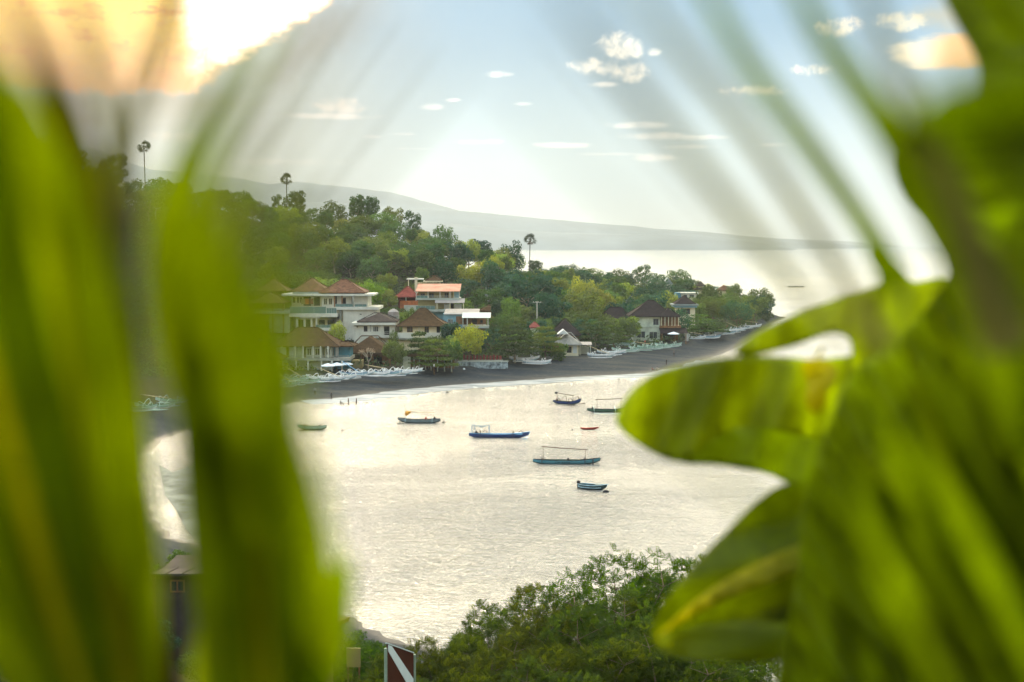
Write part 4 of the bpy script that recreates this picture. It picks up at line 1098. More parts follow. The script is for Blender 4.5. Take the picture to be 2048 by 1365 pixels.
def hull_mesh(L, Wd, H, rise_b, rise_s, m_hull, m_low, m_in, m_trim, stern_cut=False):
    """lofted canoe hull; returns list of (name, MB, mat)"""
    NS = 25; prof = []
    for i in range(NS):
        t = -1 + 2 * i / (NS - 1); at = abs(t)
        e = 2.4 if t > 0 else (5 if stern_cut else 2.6)
        w = Wd * max(1 - at ** e, .03 if not (stern_cut and t < 0) else .45)
        rise = (rise_b if t > 0 else rise_s) * at ** 2.6
        keel = .0 + (H * .75 if t > 0 else H * (.25 if stern_cut else .55)) * at ** 5 + rise * .35
        sheer = H + rise
        prof.append((t * L / 2 + (at ** 6) * (.25 if t > 0 else -.1), w, keel, sheer))
    def shell(f0, f1, off=0.0):
        mb = MB(); vs = []; fs = []; K = 5
        for (x, w, k, s_) in prof:
            for sgn in (-1, 1):
                for j in range(K):
                    f = f0 + (f1 - f0) * j / (K - 1); z = k + (s_ - k) * f; y = (w + off) * (math.sin(min(f * 1.25, 1) * math.pi / 2)) ** .8
                    vs.append((x, sgn * y, z))
        for i in range(NS - 1):
            for sd_ in range(2):
                for j in range(K - 1):
                    a = i * 2 * K + sd_ * K + j; b_ = a + 2 * K
                    q = (a, b_, b_ + 1, a + 1); fs.append(q if sd_ == 0 else q[::-1])
        if stern_cut:
            fs.append(tuple([j for j in range(K)] + [K + j for j in range(K)][::-1]))
        return mb.add(vs, fs)
    ins = MB(); vs = []; fs = []
    for (x, w, k, s_) in prof:
        z = s_ - min(.22, (s_ - k) * .5); y = w * .9
        vs += [(x, -w * .96, s_), (x, -y, z), (x, y, z), (x, w * .96, s_)]
    for i in range(NS - 1):
        for j in range(3): a = i * 4 + j; fs.append((a, a + 1, a + 5, a + 4))
    ins.add(vs, fs)
    trim = MB()
    for sgn in (-1, 1): trim.tube([(x, sgn * (w + .015), s_ + .01) for (x, w, k, s_) in prof], .045, 5)
    trim.tube([(prof[-1][0] - .12, 0, prof[-1][2] - .05), (prof[-1][0] + .2, 0, prof[-1][3] + .10)], [.06, .04], 5)
    return [('hull', shell(.30, 1), m_hull), ('bottom_paint', shell(0, .30, .004), m_low), ('deck', ins, m_in), ('gunwale', trim, m_trim)]

def boom(x, span, zt, zf, up, r=.06):
    """arched outrigger boom from float to float across the hull"""
    pts = []
    for k in range(17):
        t = -1 + 2 * k / 16; at = abs(t)
        y = span * (math.sin(t * math.pi / 2) if at < 1 else t)
        z = zt + up * math.sin(math.pi * min(at / .8, 1)) ** 1 if at < .8 else zt + (zf - zt) * ((at - .8) / .2) ** 1.5
        if at < .8: z = zt + up * math.sin(math.pi * at / 1.1)
        pts.append((x + .12 * at, y, z))
    z8 = pts[1][2]
    pts[0] = (x + .12, -span, zf); pts[-1] = (x + .12, span, zf)
    pts[1] = (x + .12, -span * .995, zf + (zt + up * .7 - zf) * .6); pts[-2] = (x + .12, span * .995, pts[1][2])
    return MB().tube(pts, r, 5)
def outrigger(name, label, group, L=8, Wd=.42, H=.62, span=2.4, m=(None,) * 4, mf=None, mb_=None, rb=.55, rs=.35, pole=None, canopy=None, arch=.5, boomx=(-.28, .26), engine=True, lum=0.0, furled=None, fl=.78, stern_cut=False, cat='boat'):
    e = empty(name, (0, 0, 0), 0, label, cat, group)
    for nm, mb, mt in hull_mesh(L, Wd, H, rb, rs, *m, stern_cut=stern_cut): mb.build(nm, mt, e, True)
    if span:
        for sgn in (-1, 1):
            MB().tube([(-L * fl / 2, sgn * span, .12), (-L * fl * .2, sgn * span, .06), (L * fl * .3, sgn * span, .07), (L * fl * .56, sgn * span, .22)], [.08, .12, .12, .07], 6).build('float', mf, e, True)
        for bx in boomx: boom(bx * L, span, H + .06, .14, arch).build('boom', mb_ or mf, e, True)
    for sx in ((-.2), (.12)): MB().box(sx * L - .12, sx * L + .12, -Wd * .85, Wd * .85, H - .12, H - .06).build('thwart', m[3], e)
    if engine:
        g = MB().box(-L * .40, -L * .40 + .45, -.16, .16, H - .05, H + .32).tube([(-L * .40, .05, H + .2), (-L * .40 - .9, .15, H - .15), (-L * .40 - 1.3, .18, .0)], .035, 5).sphere((-L * .40 + .2, 0, H + .36), .17, 8, 5)
        g.build('engine', B_dark, e)
    if pole:       # ridge pole on two props: (x0, x1, z0, z1, material)
        x0, x1, z0, z1, pm = pole
        MB().tube([(x0 - .3, 0, z0), ((x0 + x1) / 2, .05, (z0 + z1) / 2 - .05), (x1 + .3, 0, z1)], .06, 6).build('ridge_pole', pm, e)
        for x, z in ((x0, z0), (x1, z1)):
            MB().tube([(x, -.25, H), (x, 0, z)], .03, 5).tube([(x, .25, H), (x, 0, z)], .03, 5).build('prop', pm, e)
    if canopy:
        x0, x1, z, cm = canopy; mb = MB(); vs = []; fs = []
        for i in range(9):
            for j in range(5):
                f = i / 8; g = j / 4
                vs.append((x0 + (x1 - x0) * f, -.75 + 1.5 * g, z + .12 * math.sin(math.pi * g) - .16 * math.sin(math.pi * f) ** 2 - (.15 if 4 <= i <= 6 and j == 0 else 0)))
        for i in range(8):
            for j in range(4): a = i * 5 + j; fs.append((a, a + 5, a + 6, a + 1))
        n0 = len(vs); vs += [(x, y, zz + .04) for x, y, zz in vs]; fs += [tuple(q + n0 for q in f[::-1]) for f in fs]
        mb.add(vs, fs).build('canopy', cm, e)
        for x in (x0 + .05, x0 + .5, x1 - .05):
            for sgn in (-1, 1): MB().tube([(x, sgn * Wd * .9, H), (x, sgn * .7, z)], .035, 5).build('canopy_post', m[3], e)
    if furled:     # slanting spar with a rolled sail: (x0,z0,x1,z1,yoff,mat)
        x0, z0, x1, z1, yo, fm_ = furled
        MB().tube([(x0, yo, z0), ((x0 + x1) / 2, yo * .6, (z0 + z1) / 2 - .08), (x1, 0, z1)], [.05, .10, .06], 6).build('furled_sail', fm_, e)
    return e
def place(e, px, py, head, z=0.0, pitch=0.0, roll=0.0, ground=False):
    q = G(px, py, z)
    for _ in range(3):
        if ground: z = gz(q.x, q.y); q = G(px, py, z)
    e.location = (q.x, q.y, q.z); e.rotation_euler = (R(roll), R(pitch), R(head)); return e
ML = 'boats moored in the bay'
e = outrigger('outrigger_boat', 'long blue moored boat with a small awning at its stern', ML, 10.2, .55, .85, 1.15, (B_navy, B_navy, B_ltblue, B_ltblue), B_ltblue, B_brownpole, .45, .12, canopy=(-4.7, -1.6, 2.35, B_grey), arch=.35, boomx=(-.33, .24), fl=.9)
MB().box(3.0, 4.2, -.4, .4, .8, 1.1).build('foredeck_box', B_ltblue, e)
for x in (-2.4, 3.9): MB().tube([(x - .5, 0, .9), (x - .2, 0, 1.35), (x + .1, 0, 1.5), (x + .35, 0, 1.3), (x + .4, 0, .9)], .05, 5).build('arch', B_brownpole, e)
place(e, 997, 878, -4, -.22)
e = outrigger('outrigger_boat', 'long teal moored boat with dark lettering and a thin bare ridge pole', ML, 10.0, .5, .8, 1.1, (B_teal, B_dkgreen, B_green, B_dark), B_dkgreen, B_dark, .42, .12, pole=(-3.5, 3.0, 2.9, 2.45, B_brownpole), arch=.3, boomx=(-.38, .28), fl=.92, engine=False)
MB().tube([(4.15, -.75, -.2), (4.15, -.72, 1.1)], .09, 6).build('mooring_post', B_dark, e)
MB().box(.2, .5, -.12, .12, .8, 1.15).build('bollard', B_dark, e)
for x in (-3.2, 3.0): MB().tube([(x - .4, 0, .85), (x, 0, 1.25), (x + .05, 0, .85)], .04, 5).build('arch', B_dark, e)
fc = bpy.data.curves.new('lettering', 'FONT'); fc.body = 'De Rama'; fc.size = .62; fc.extrude = .004; fc.shear = .25
ft = bpy.data.objects.new('lettering_source', fc); COL.objects.link(ft); bpy.context.view_layer.update()
lm = bpy.data.meshes.new_from_object(ft.evaluated_get(bpy.context.evaluated_depsgraph_get())); bpy.data.objects.remove(ft)
fo = bpy.data.objects.new('lettering', lm); COL.objects.link(fo); fo.parent = e; fo.location = (-1.7, -.535, .36); fo.rotation_euler = (R(82), 0, R(0)); lm.materials.clear(); lm.materials.append(B_dkgreen)
place(e, 1132, 931, -3, -.2)
e = outrigger('outrigger_boat', 'pale blue grey moored boat with an orange cloth bundled on its ridge pole', ML, 7.7, .5, .85, 1.0, (B_grey, B_dkgreen, B_grey, B_dark), B_dark, B_pale, .35, .2, pole=(-2.7, 2.5, 2.15, 2.35, B_bamboo), arch=.25, boomx=(-.34, .32), fl=.95)
mb = MB(); mb.sphere((2.3, 0, 2.05), .42, 9, 6, 1.1, .6, .9); mb.sphere((1.9, .1, 2.2), .3, 8, 5, 1.2, .6, .7); mb.sphere((2.5, -.1, 1.75), .26, 8, 5, .9, .6, 1.1); mb.build('cloth_bundle', B_sail, e, True)
MB().tube([(2.75, 0, .9), (2.78, 0, 3.6)], .03, 5).build('mast', B_brownpole, e)
MB().sphere((-1.2, 0, 1.0), .28, 8, 5, .8, .7, 1.3).build('lantern_box', B_red, e)
place(e, 839, 848, 176, -.15)
e = outrigger('outrigger_boat', 'dark green and blue moored boat, bow raised, with wide thin outriggers', ML, 6.0, .45, .7, 2.6, (B_navy, B_dkgreen, B_dkgreen, B_dark), B_brownpole, B_brownpole, .8, .15, pole=(-2.2, 1.5, 2.5, 2.0, B_brownpole), arch=.9, boomx=(-.22, .26), fl=.95)
MB().sphere((-2.4, 0, 2.45), .3, 8, 5, 1.4, .7, .8).build('furled_sail', B_dark, e, True)
place(e, 1133, 810, -27, -.12)
e = outrigger('outrigger_boat', 'green moored outrigger boat with a tall rectangular pole frame, near the big leaf', ML, 8.2, .45, .7, 1.9, (B_green, B_dkgreen, B_green, B_dark), B_mint, B_mint, .5, .2, pole=(-2.2, 2.6, 2.7, 2.9, B_brownpole), arch=.35, boomx=(-.36, .16), fl=.7)
place(e, 1216, 826, -2, -.12)
e = outrigger('outrigger_boat', 'small moored pale green outrigger boat nearest the left hand fronds', ML, 5.0, .42, .75, 1.5, (B_mint, B_green, B_dkgreen, B_green), B_brownpole, B_brownpole, .3, .25, arch=.3, engine=False)
place(e, 625, 861, 178, -.12)
e = empty('motor_boat', (0, 0, 0), 0, 'small open motor boat with a black outboard engine and pale striped side', 'motor boat', ML)
for nm, mb, mt in hull_mesh(3.9, .8, .75, .22, .05, B_dkgreen, B_dkgreen, B_dkgreen, B_pale, True): mb.build(nm, mt, e, True)
mb = MB(); vs = []
for i in range(12):
    t = -1 + 1.75 * i / 11; w = .8 * max(1 - abs(t) ** (2.4 if t > 0 else 5), .45 if t < 0 else .03) + .012
    for z in (.38, .62): vs.append((t * 1.95, -w * (.98 if z > .5 else .93), z + (.1 * max(t, 0) ** 2)))
mb.add(vs, [(2 * i, 2 * i + 2, 2 * i + 3, 2 * i + 1) for i in range(11)]); mb.build('side_stripe', B_pale, e)
MB().box(-2.15, -1.85, -.16, .16, .2, .75).sphere((-2.0, 0, 1.0), .26, 9, 6, 1.1, .8, 1).tube([(-2.05, 0, .2), (-2.1, 0, -.3)], .06, 6).build('outboard_engine', B_dark, e)
for x in (-.9, .2): MB().box(x - .18, x + .18, -.68, .68, .5, .58).build('thwart', B_teal, e)
MB().sphere((.9, 0, .75), .42, 9, 5, 1.3, 1, .35).build('foredeck', B_dkgreen, e, True)
place(e, 1184, 981, -24, -.14)
e = empty('canoe', (0, 0, 0), 0, 'little red brown canoe floating alone right of the centre boats', 'canoe')
for nm, mb, mt in hull_mesh(2.9, .3, .32, .16, .10, B_red, B_red, B_red, B_red): mb.build(nm, mt, e, True)
place(e, 1178, 860, 3, -.04)
# buoys
def buoy(px, py, r_, label, mt=B_dark, sx=1):
    q = G(px, py, 0); e = empty('buoy', q, 0, label, 'buoy', 'mooring buoys')
    MB().sphere((0, 0, r_ * .25), r_, 12, 8, sx).build('float', mt, e, True)
    MB().tube([(0, 0, r_ * 1.1), (0, 0, r_ * 1.5), (r_ * .3, 0, r_ * 1.5), (r_ * .3, 0, r_ * 1.05)], r_ * .08, 5).build('ring', B_grey, e)
buoy(887, 846, .24, 'round black buoy just right of the boat with the orange bundle')
buoy(684, 862, .16, 'tiny black buoy right of the small pale green boat')
buoy(1145, 860, .15, 'tiny dark buoy left of the little red canoe')
buoy(1212, 985, .26, 'long dark mooring float off the bow of the small motor boat', B_dark, 1.7)
buoy(838, 940, .12, 'tiny dark float alone on the water below the centre boats')
# tiny far boats
for px, lab in ((1584, 'tiny low boat far out on the pale sea, left of two'), (1600, 'tiny boat with upright crew frame far out, right of two')):
    e = outrigger('outrigger_boat', lab, 'far boats', 6, .4, .6, 2.0, (B_grey, B_dark, B_dark, B_dark), B_dark, B_dark, .4, .3, engine=False, pole=(-1, 1.5, 2, 2, B_dark) if px > 1590 else None)
    place(e, px, 575, 4, -.1)

# --- beached fleet: white outrigger boats drawn up on the dark sand
BG = 'white outrigger boats drawn up on the beach'
mats = {'w': (B_white, B_pale, B_grey, B_white), 'p': (B_pale, B_white, B_teal, B_navy), 'm': (B_mint, B_white, B_green, B_green)}
def beached(kind, spar, label, L=7.6):
    m = mats[kind]; mf = {'w': B_white, 'p': B_white, 'm': B_mint}[kind]
    fur = {0: None, 1: (-4.0, 3.3, 2.2, 1.0, .3, B_bamboo), 2: (-3.6, 3.6, 1.9, 1.0, .5, B_ltblue), 3: (-1.0, 1.0, 1.4, 5.4, .4, B_bamboo), 4: (-2.8, 2.5, 2.6, 1.9, .2, B_bamboo), 5: (-1, 1, .8, 3.8, .3, B_red)}[spar]
    return outrigger('outrigger_boat', label, BG, L, .42, .7, 2.3, m, mf, mf, .6, .5, arch=.72, engine=(kind != 'w' or spar == 0), furled=fur, fl=.86)
LEFTS = [(575, 773, -28, 'm', 1, 'pale outrigger boat furthest left, half behind the fronds, with a long slanting spar'), (545, 772, -24, 'm', 0, 'leftmost pale outrigger boat, blurred by the fronds'),
 (592, 762, -30, 'm', 1, 'pale outrigger boat under the thatched corner pavilion with a spar reaching up left'), (612, 766, -26, 'm', 0, 'pale outrigger boat just left of the white umbrellas'),
 (640, 762, -28, 'w', 0, 'white outrigger boat below the left white umbrella'), (664, 762, -26, 'w', 1, 'white outrigger boat below the middle white umbrella'),
 (684, 759, -27, 'w', 0, 'white outrigger boat lying just ahead of the boat with the blue spar'), (706, 753, -22, 'p', 2, 'large pale blue outrigger boat with a long blue spar beside the umbrellas'),
 (722, 751, -30, 'w', 0, 'white outrigger boat under the bare flowering tree'), (750, 752, -26, 'w', 4, 'white outrigger boat right of the bare flowering tree'),
 (774, 751, -28, 'p', 0, 'pale outrigger boat in front of the low brown restaurant'), (794, 750, -24, 'w', 0, 'white outrigger boat at the right end of the left fleet'), (816, 746, -20, 'w', 0, 'small white outrigger boat beside the pale wall panel of the cafe')]
MIDS = [(1072, 728, -14, 'w', 0, 'white and blue outrigger boat alone below the broad tiered tree'), (1048, 722, 12, 'w', 3 - 3, 'outrigger boat tucked behind the lone white one under the tiered tree'),
 (1202, 715, -20, 'w', 1, 'frontmost white outrigger boat right of the grey hut'), (1222, 709, -20, 'w', 0, 'second white outrigger boat right of the grey hut, its float overlapping the first'), (1250, 704, -18, 'm', 0, 'pale outrigger boat behind the pair right of the grey hut'),
 (1282, 700, -10, 'm', 4, 'pale green outrigger boat below the lower left window of the green building'), (1300, 699, -12, 'm', 0, 'pale green outrigger boat below the door wall of the green building'), (1318, 697, -10, 'm', 0, 'pale green outrigger boat below the corner of the green building'),
 (1336, 694, -12, 'm', 0, 'pale green outrigger boat beneath the timber balcony'), (1244, 690, -16, 'm', 0, 'outrigger boat under the tiered trees left of the green building')]
RIGHTS = [(1390, 678, -12, 'w', 4, 'white outrigger boat at the near left end of the right hand fleet'), (1408, 675, -12, 'w', 3, 'white outrigger boat with a tall timber spar leaning right'), (1420, 677, -10, 'p', 0, 'frontmost pale boat of the right hand fleet'),
 (1428, 671, -12, 'w', 0, 'white outrigger boat just right of the leaning timber spar'), (1440, 668, -14, 'w', 4, 'white outrigger boat fourth along the right hand fleet'), (1452, 668, -10, 'p', 5, 'pale outrigger boat with a short red spar'),
 (1462, 664, -12, 'w', 0, 'white outrigger boat right of the short red spar'), (1472, 662, -14, 'w', 1, 'white outrigger boat with a slanting spar in the middle right of the fleet'), (1480, 659, -12, 'p', 0, 'pale blue outrigger boat near the far end of the right hand fleet'),
 (1490, 658, -10, 'w', 0, 'white outrigger boat next to last in the right hand fleet'), (1502, 655, -8, 'w', 4, 'farthest white outrigger boat of the right hand fleet')]
HID = [(275, 822, -10, 'm', 0, 'pale outrigger boat in the dark gap between the frond groups, left one'), (310, 818, -12, 'm', 4, 'pale outrigger boat in the dark gap between the frond groups, middle one'), (345, 806, -10, 'm', 0, 'pale outrigger boat at the right edge of the dark gap between the fronds')]
protos = {}
for (px, py, hd, kind, spar, lab) in LEFTS + MIDS + RIGHTS + HID:
    if (kind, spar) not in protos: protos[(kind, spar)] = e = beached(kind, spar, lab)
    else: e = copy_tree(protos[(kind, spar)]); e['label'] = lab
    place(e, px, py, hd + rnd.uniform(-5, 5), ground=True, pitch=rnd.uniform(-2, 2), roll=rnd.uniform(-3, 3)); e.location.z += .05
    sc_ = rnd.uniform(.9, 1.08) * (.9 if px > 1380 else 1); e.scale = (sc_,) * 3
# ================================================================ umbrellas, pole, people, sign
U_white = mat('umbrella_cloth', srgb(226, 238, 244), .8, .1, .05, 2)
def umbrella(px, py, d, label, Rr=1.75, h=2.4):
    t = P(px, py, d); g = gz(t.x, d); e = empty('beach_umbrella', (t.x, d, g), 0, label, 'umbrella', 'white beach umbrellas')
    h = max(h, t.z - g); mb = MB(); n_ = 8
    vs = [(0, 0, h)]; 
    for f, dz in ((.5, -.28), (1, -.62)):
        for k in range(n_): a = 2 * math.pi * k / n_; vs.append((Rr * f * math.cos(a), Rr * f * math.sin(a), h + dz))
    for k in range(n_): a = 2 * math.pi * k / n_; vs.append((Rr * math.cos(a), Rr * math.sin(a), h - .78))
    fs = [(0, 1 + k, 1 + (k + 1) % n_) for k in range(n_)]
    for q in (0, 1):
        for k in range(n_): a = 1 + q * n_ + k; b_ = 1 + q * n_ + (k + 1) % n_; fs.append((a, a + n_, b_ + n_, b_))
    mb.add(vs, fs).build('canopy', U_white, e)
    r_ = MB()
    for k in range(n_): a = 2 * math.pi * k / n_; r_.tube([(0, 0, h - .1), (Rr * .98 * math.cos(a), Rr * .98 * math.sin(a), h - .68)], .015, 4)
    r_.build('rib', M_wood, e); MB().tube([(0, 0, -.3), (0, 0, h + .12)], .035, 6).build('pole', M_wood, e)
umbrella(656, 728.5, 345, 'left white beach umbrella in front of the guesthouse posts'); umbrella(674, 726.5, 347, 'middle white beach umbrella in front of the guesthouse posts'); umbrella(692, 725, 349, 'right white beach umbrella next to the boat with the blue spar')
umbrella(1347, 664, 450, 'white umbrella under the timber balcony of the green building', 1.9)
umbrella(523, 676, 352, 'pale umbrella seen dimly through the fronds left of the guesthouse roof', 1.6)
# utility pole
b0 = P(1074, 634, 436); e = empty('utility_pole', (b0.x, b0.y, gz(b0.x, b0.y)), 0, 'white concrete utility pole standing in front of the massive dark tree', 'utility pole')
hh = P(1074, 603, 436).z - e.location.z
MB().tube([(0, 0, -.4), (0, 0, hh)], [.2, .13], 8).build('pole', M_white, e); MB().box(-1.3, 1.3, -.06, .06, hh - .45, hh - .3).build('crossarm', M_pale, e)
for k, x in enumerate((-1.1, -.4, .5, 1.15)): MB().tube([(x, 0, hh - .3), (x, 0, hh + .02)], [.05, .07], 6).build('insulator', M_white, e)
# white cylinder lamp / bins on the beach front
b = Bld('changing_booth', 'narrow white booth at the right end of the terrace under the black awning', 'booth', 1374, 681, 458, 1.4, 1)
b.box('wall', 1371, 1377.5, 669.5, 681, 0, 1.3, M_whitesheet, ground=True); b.box('roof', 1370, 1378.5, 668.3, 669.4, -.2, 1.5, M_pale); b.done()

# --- people: one skinned continuous body each
def person(px, py, pose, top, pants, label, heading=0, z=None, skin=srgb(92, 60, 44), zoff=0.0):
    q = G(px, py, 0)
    if z is None:
        for _ in range(3): z = gz(q.x, q.y); q = G(px, py, z)
    J = {}; E = []
    if pose in ('stand', 'walk', 'wade'):
        st = {'stand': .06, 'walk': .28, 'wade': .2}[pose]
        J = dict(pel=(0, 0, .93, .13), tor=(0, 0, 1.15, .125), chest=(.01, 0, 1.36, .145), neck=(.02, 0, 1.5, .055), hd0=(.03, 0, 1.58, .085), hd1=(.03, 0, 1.69, .09),
            hl=(0, .1, .86, .10), kl=(st * .6, .11, .48, .065), al=(st * .1 + .05, .11, .08, .045), fl=(st * .1 + .2, .12, .03, .04),
            hr=(0, -.1, .86, .10), kr=(-st * .3 + .05, -.11, .48, .065), ar=(-st, -.11, .09, .045), fr=(-st + .15, -.12, .03, .04),
            sl=(0, .19, 1.41, .06), el=(-.06, .26, 1.13, .045), wl=(.08, .27, .90, .033), gl=(.12, .27, .82, .035),
            sr=(0, -.19, 1.41, .06), er=(.02, -.27, 1.13, .045), wr=(.16, -.24, .92, .033), gr=(.22, -.23, .85, .035))
    else:
        J = dict(pel=(0, 0, .14, .15), tor=(-.04, 0, .36, .13), chest=(.0, 0, .56, .145), neck=(.04, 0, .7, .055), hd0=(.07, 0, .78, .085), hd1=(.08, 0, .88, .09),
            hl=(.05, .1, .14, .11), kl=(.42, .14, .42, .068), al=(.62, .14, .08, .045), fl=(.76, .14, .03, .04),
            hr=(.05, -.1, .14, .11), kr=(.42, -.14, .36, .068), ar=(.66, -.14, .06, .045), fr=(.8, -.14, .03, .04),
            sl=(0, .19, .61, .06), el=(.14, .26, .38, .045), wl=(.38, .16, .40, .033), gl=(.46, .13, .42, .035),
            sr=(0, -.19, .61, .06), er=(-.14, -.27, .36, .045), wr=(-.2, -.28, .1, .033), gr=(-.24, -.28, .04, .035))
    E = [('pel', 'tor'), ('tor', 'chest'), ('chest', 'neck'), ('neck', 'hd0'), ('hd0', 'hd1'), ('pel', 'hl'), ('hl', 'kl'), ('kl', 'al'), ('al', 'fl'), ('pel', 'hr'), ('hr', 'kr'), ('kr', 'ar'), ('ar', 'fr'),
         ('chest', 'sl'), ('sl', 'el'), ('el', 'wl'), ('wl', 'gl'), ('chest', 'sr'), ('sr', 'er'), ('er', 'wr'), ('wr', 'gr')]
    ks = list(J); me = bpy.data.meshes.new('person'); me.from_pydata([J[k][:3] for k in ks], [(ks.index(a), ks.index(b_)) for a, b_ in E], []); me.update()
    o = bpy.data.objects.new('person', me); COL.objects.link(o)
    md = o.modifiers.new('skin', 'SKIN'); md.use_smooth_shade = True
    for i, k in enumerate(ks): me.skin_vertices[0].data[i].radius = (J[k][3], J[k][3] * (.8 if k in ('chest', 'tor') else 1)); me.skin_vertices[0].data[i].use_root = (k == 'pel')
    s2 = o.modifiers.new('sub', 'SUBSURF'); s2.levels = 1; s2.render_levels = 1
    mt = bpy.data.materials.new('person_clothes'); mt.use_nodes = True; n = NT(mt.node_tree); pr = mt.node_tree.nodes['Principled BSDF']
    tcn = n.n('ShaderNodeTexCoord'); sp = n.n('ShaderNodeSeparateXYZ'); n.lk(tcn.outputs['Object'], sp.inputs[0]); zz = X(n, sp.outputs[2])
    sit = pose == 'sit'
    c = n.mix(n.sstep(zz, (.13 if sit else .9), (.2 if sit else .94)), pants, top); c = n.mix(n.sstep(zz, (.67 if sit else 1.47), (.69 if sit else 1.5)), c, skin)
    c = n.mix(n.sstep(zz, (.86 if sit else 1.68), (.88 if sit else 1.70)), c, (.012, .01, .009, 1))
    if not sit: c = n.mix(n.sstep(zz, .5, .46), c, skin)
    n.lk(c, pr.inputs['Base Color']); pr.inputs['Roughness'].default_value = .8
    me.materials.append(mt)
    o.location = (q.x, q.y, q.z + zoff); o.rotation_euler = (0, 0, R(heading))
    tag(o, label, 'person', 'people at the water edge' if z <= .05 else 'people on the beach')
dk = (.03, .025, .025, 1); sk = srgb(84, 54, 40)
person(697, 811, 'wade', sk, dk, 'person wading in the swash, middle of the three near the foam', 190, 0, zoff=-.15)
person(713, 811, 'wade', sk, dk, 'person wading in the swash, right one of the three near the foam', 170, 0, zoff=-.15)
person(681, 809, 'sit', dk, dk, 'person sitting in shallow water left of the two waders', 20, 0, zoff=-.05)
person(663, 800, 'stand', dk, dk, 'person standing at the very edge of the wet sand left of the waders', 60, zoff=-.02)
person(630, 790, 'stand', (.2, .2, .2, 1), dk, 'person on the dark sand at the edge of the left fronds', 100)
person(1333, 731, 'stand', dk, dk, 'person in dark clothes standing on the sand above the big lobed leaf', 200)
person(1304, 741, 'sit', (.2, .1, .08, 1), dk, 'person sitting on the sand close to the edge of the big leaf', 20)
person(1314, 740, 'sit', (.35, .3, .25, 1), dk, 'second person sitting beside another on the sand by the big leaf', 340)
person(1348, 713, 'walk', (.15, .13, .12, 1), dk, 'person walking high on the beach right of the green boats', 90)
person(1376, 688, 'walk', (.10, .13, .2, 1), dk, 'person walking beside the narrow white booth', 0)
person(868, 741, 'stand', (.7, .7, .66, 1), dk, 'person in a pale top standing before the beach cafe posts', 0)
person(1290, 691, 'stand', (.6, .16, .1, 1), dk, 'person in a red top among the pale green boats', 30)
# rope float
q = G(928, 738, 2); e = empty('buoy', (q.x, q.y, gz(q.x, q.y) + .2), 0, 'round white float lying on the dark sand below the sea wall', 'buoy')
MB().sphere((0, 0, 0), .34, 10, 7).build('float', U_white, e, True); MB().tube([(0, 0, .3), (0, 0, .45)], .05, 6).build('ring', B_grey, e)
# --- dive flag sign near the camera
SD = 40.0
pA = P(775, 1288, SD); pB = P(827, 1307, SD + 1.0)
dr = (pB - pA); dr.z = 0; Ln = dr.length; ang = math.atan2(dr.y, dr.x)
e = empty('dive_sign', (pA.x, pA.y, gz(pA.x, pA.y)), ang, 'slanted dark red dive sign with a pale diagonal stripe on two posts', 'sign')
zt = pA.z - e.location.z; ht = P(775, 1362, SD).z - e.location.z; drop = pA.z - pB.z
M_signred = mat('sign_red', srgb(74, 40, 26), .7, .2, .1, 1.5); M_signw = mat('sign_white', srgb(206, 222, 222), .7, .2, .05, 2); M_post = mat('sign_post', srgb(140, 160, 140), .7, .3, .1, 2)
def q4(name, pts, y0, y1, m):
    v = [(x, y0, z) for x, z in pts] + [(x, y1, z) for x, z in pts]; k = len(pts)
    return MB().add(v, [tuple(range(k)), tuple(range(k, 2 * k))[::-1]] + [((i + 1) % k, i, i + k, (i + 1) % k + k) for i in range(k)]).build(name, m, e)
H_ = zt - ht
q4('board', [(0, ht - drop * .2), (Ln, ht - drop), (Ln, zt - drop), (0, zt)], 0, .04, M_signred)
q4('stripe', [(.02, zt - .20 * H_), (.02, zt - .03), (Ln * .16, zt - .03 - drop * .16), (Ln - .02, ht - drop + .30 * H_), (Ln - .02, ht - drop + .1 * H_), (Ln * .86, ht - drop + .02 * H_ + .02)], -.012, -.002, M_signw)
q4('edge_cap', [(-.02, zt + .005), (Ln, zt - drop + .005), (Ln, zt - drop + .035), (-.02, zt + .035)], -.02, .06, M_signw)
for x, z in ((-.06, zt - .12), (Ln + .06, zt - drop - .05)): MB().tube([(x, .02, -.5), (x, .02, z)], .045, 8).build('post', M_post, e)
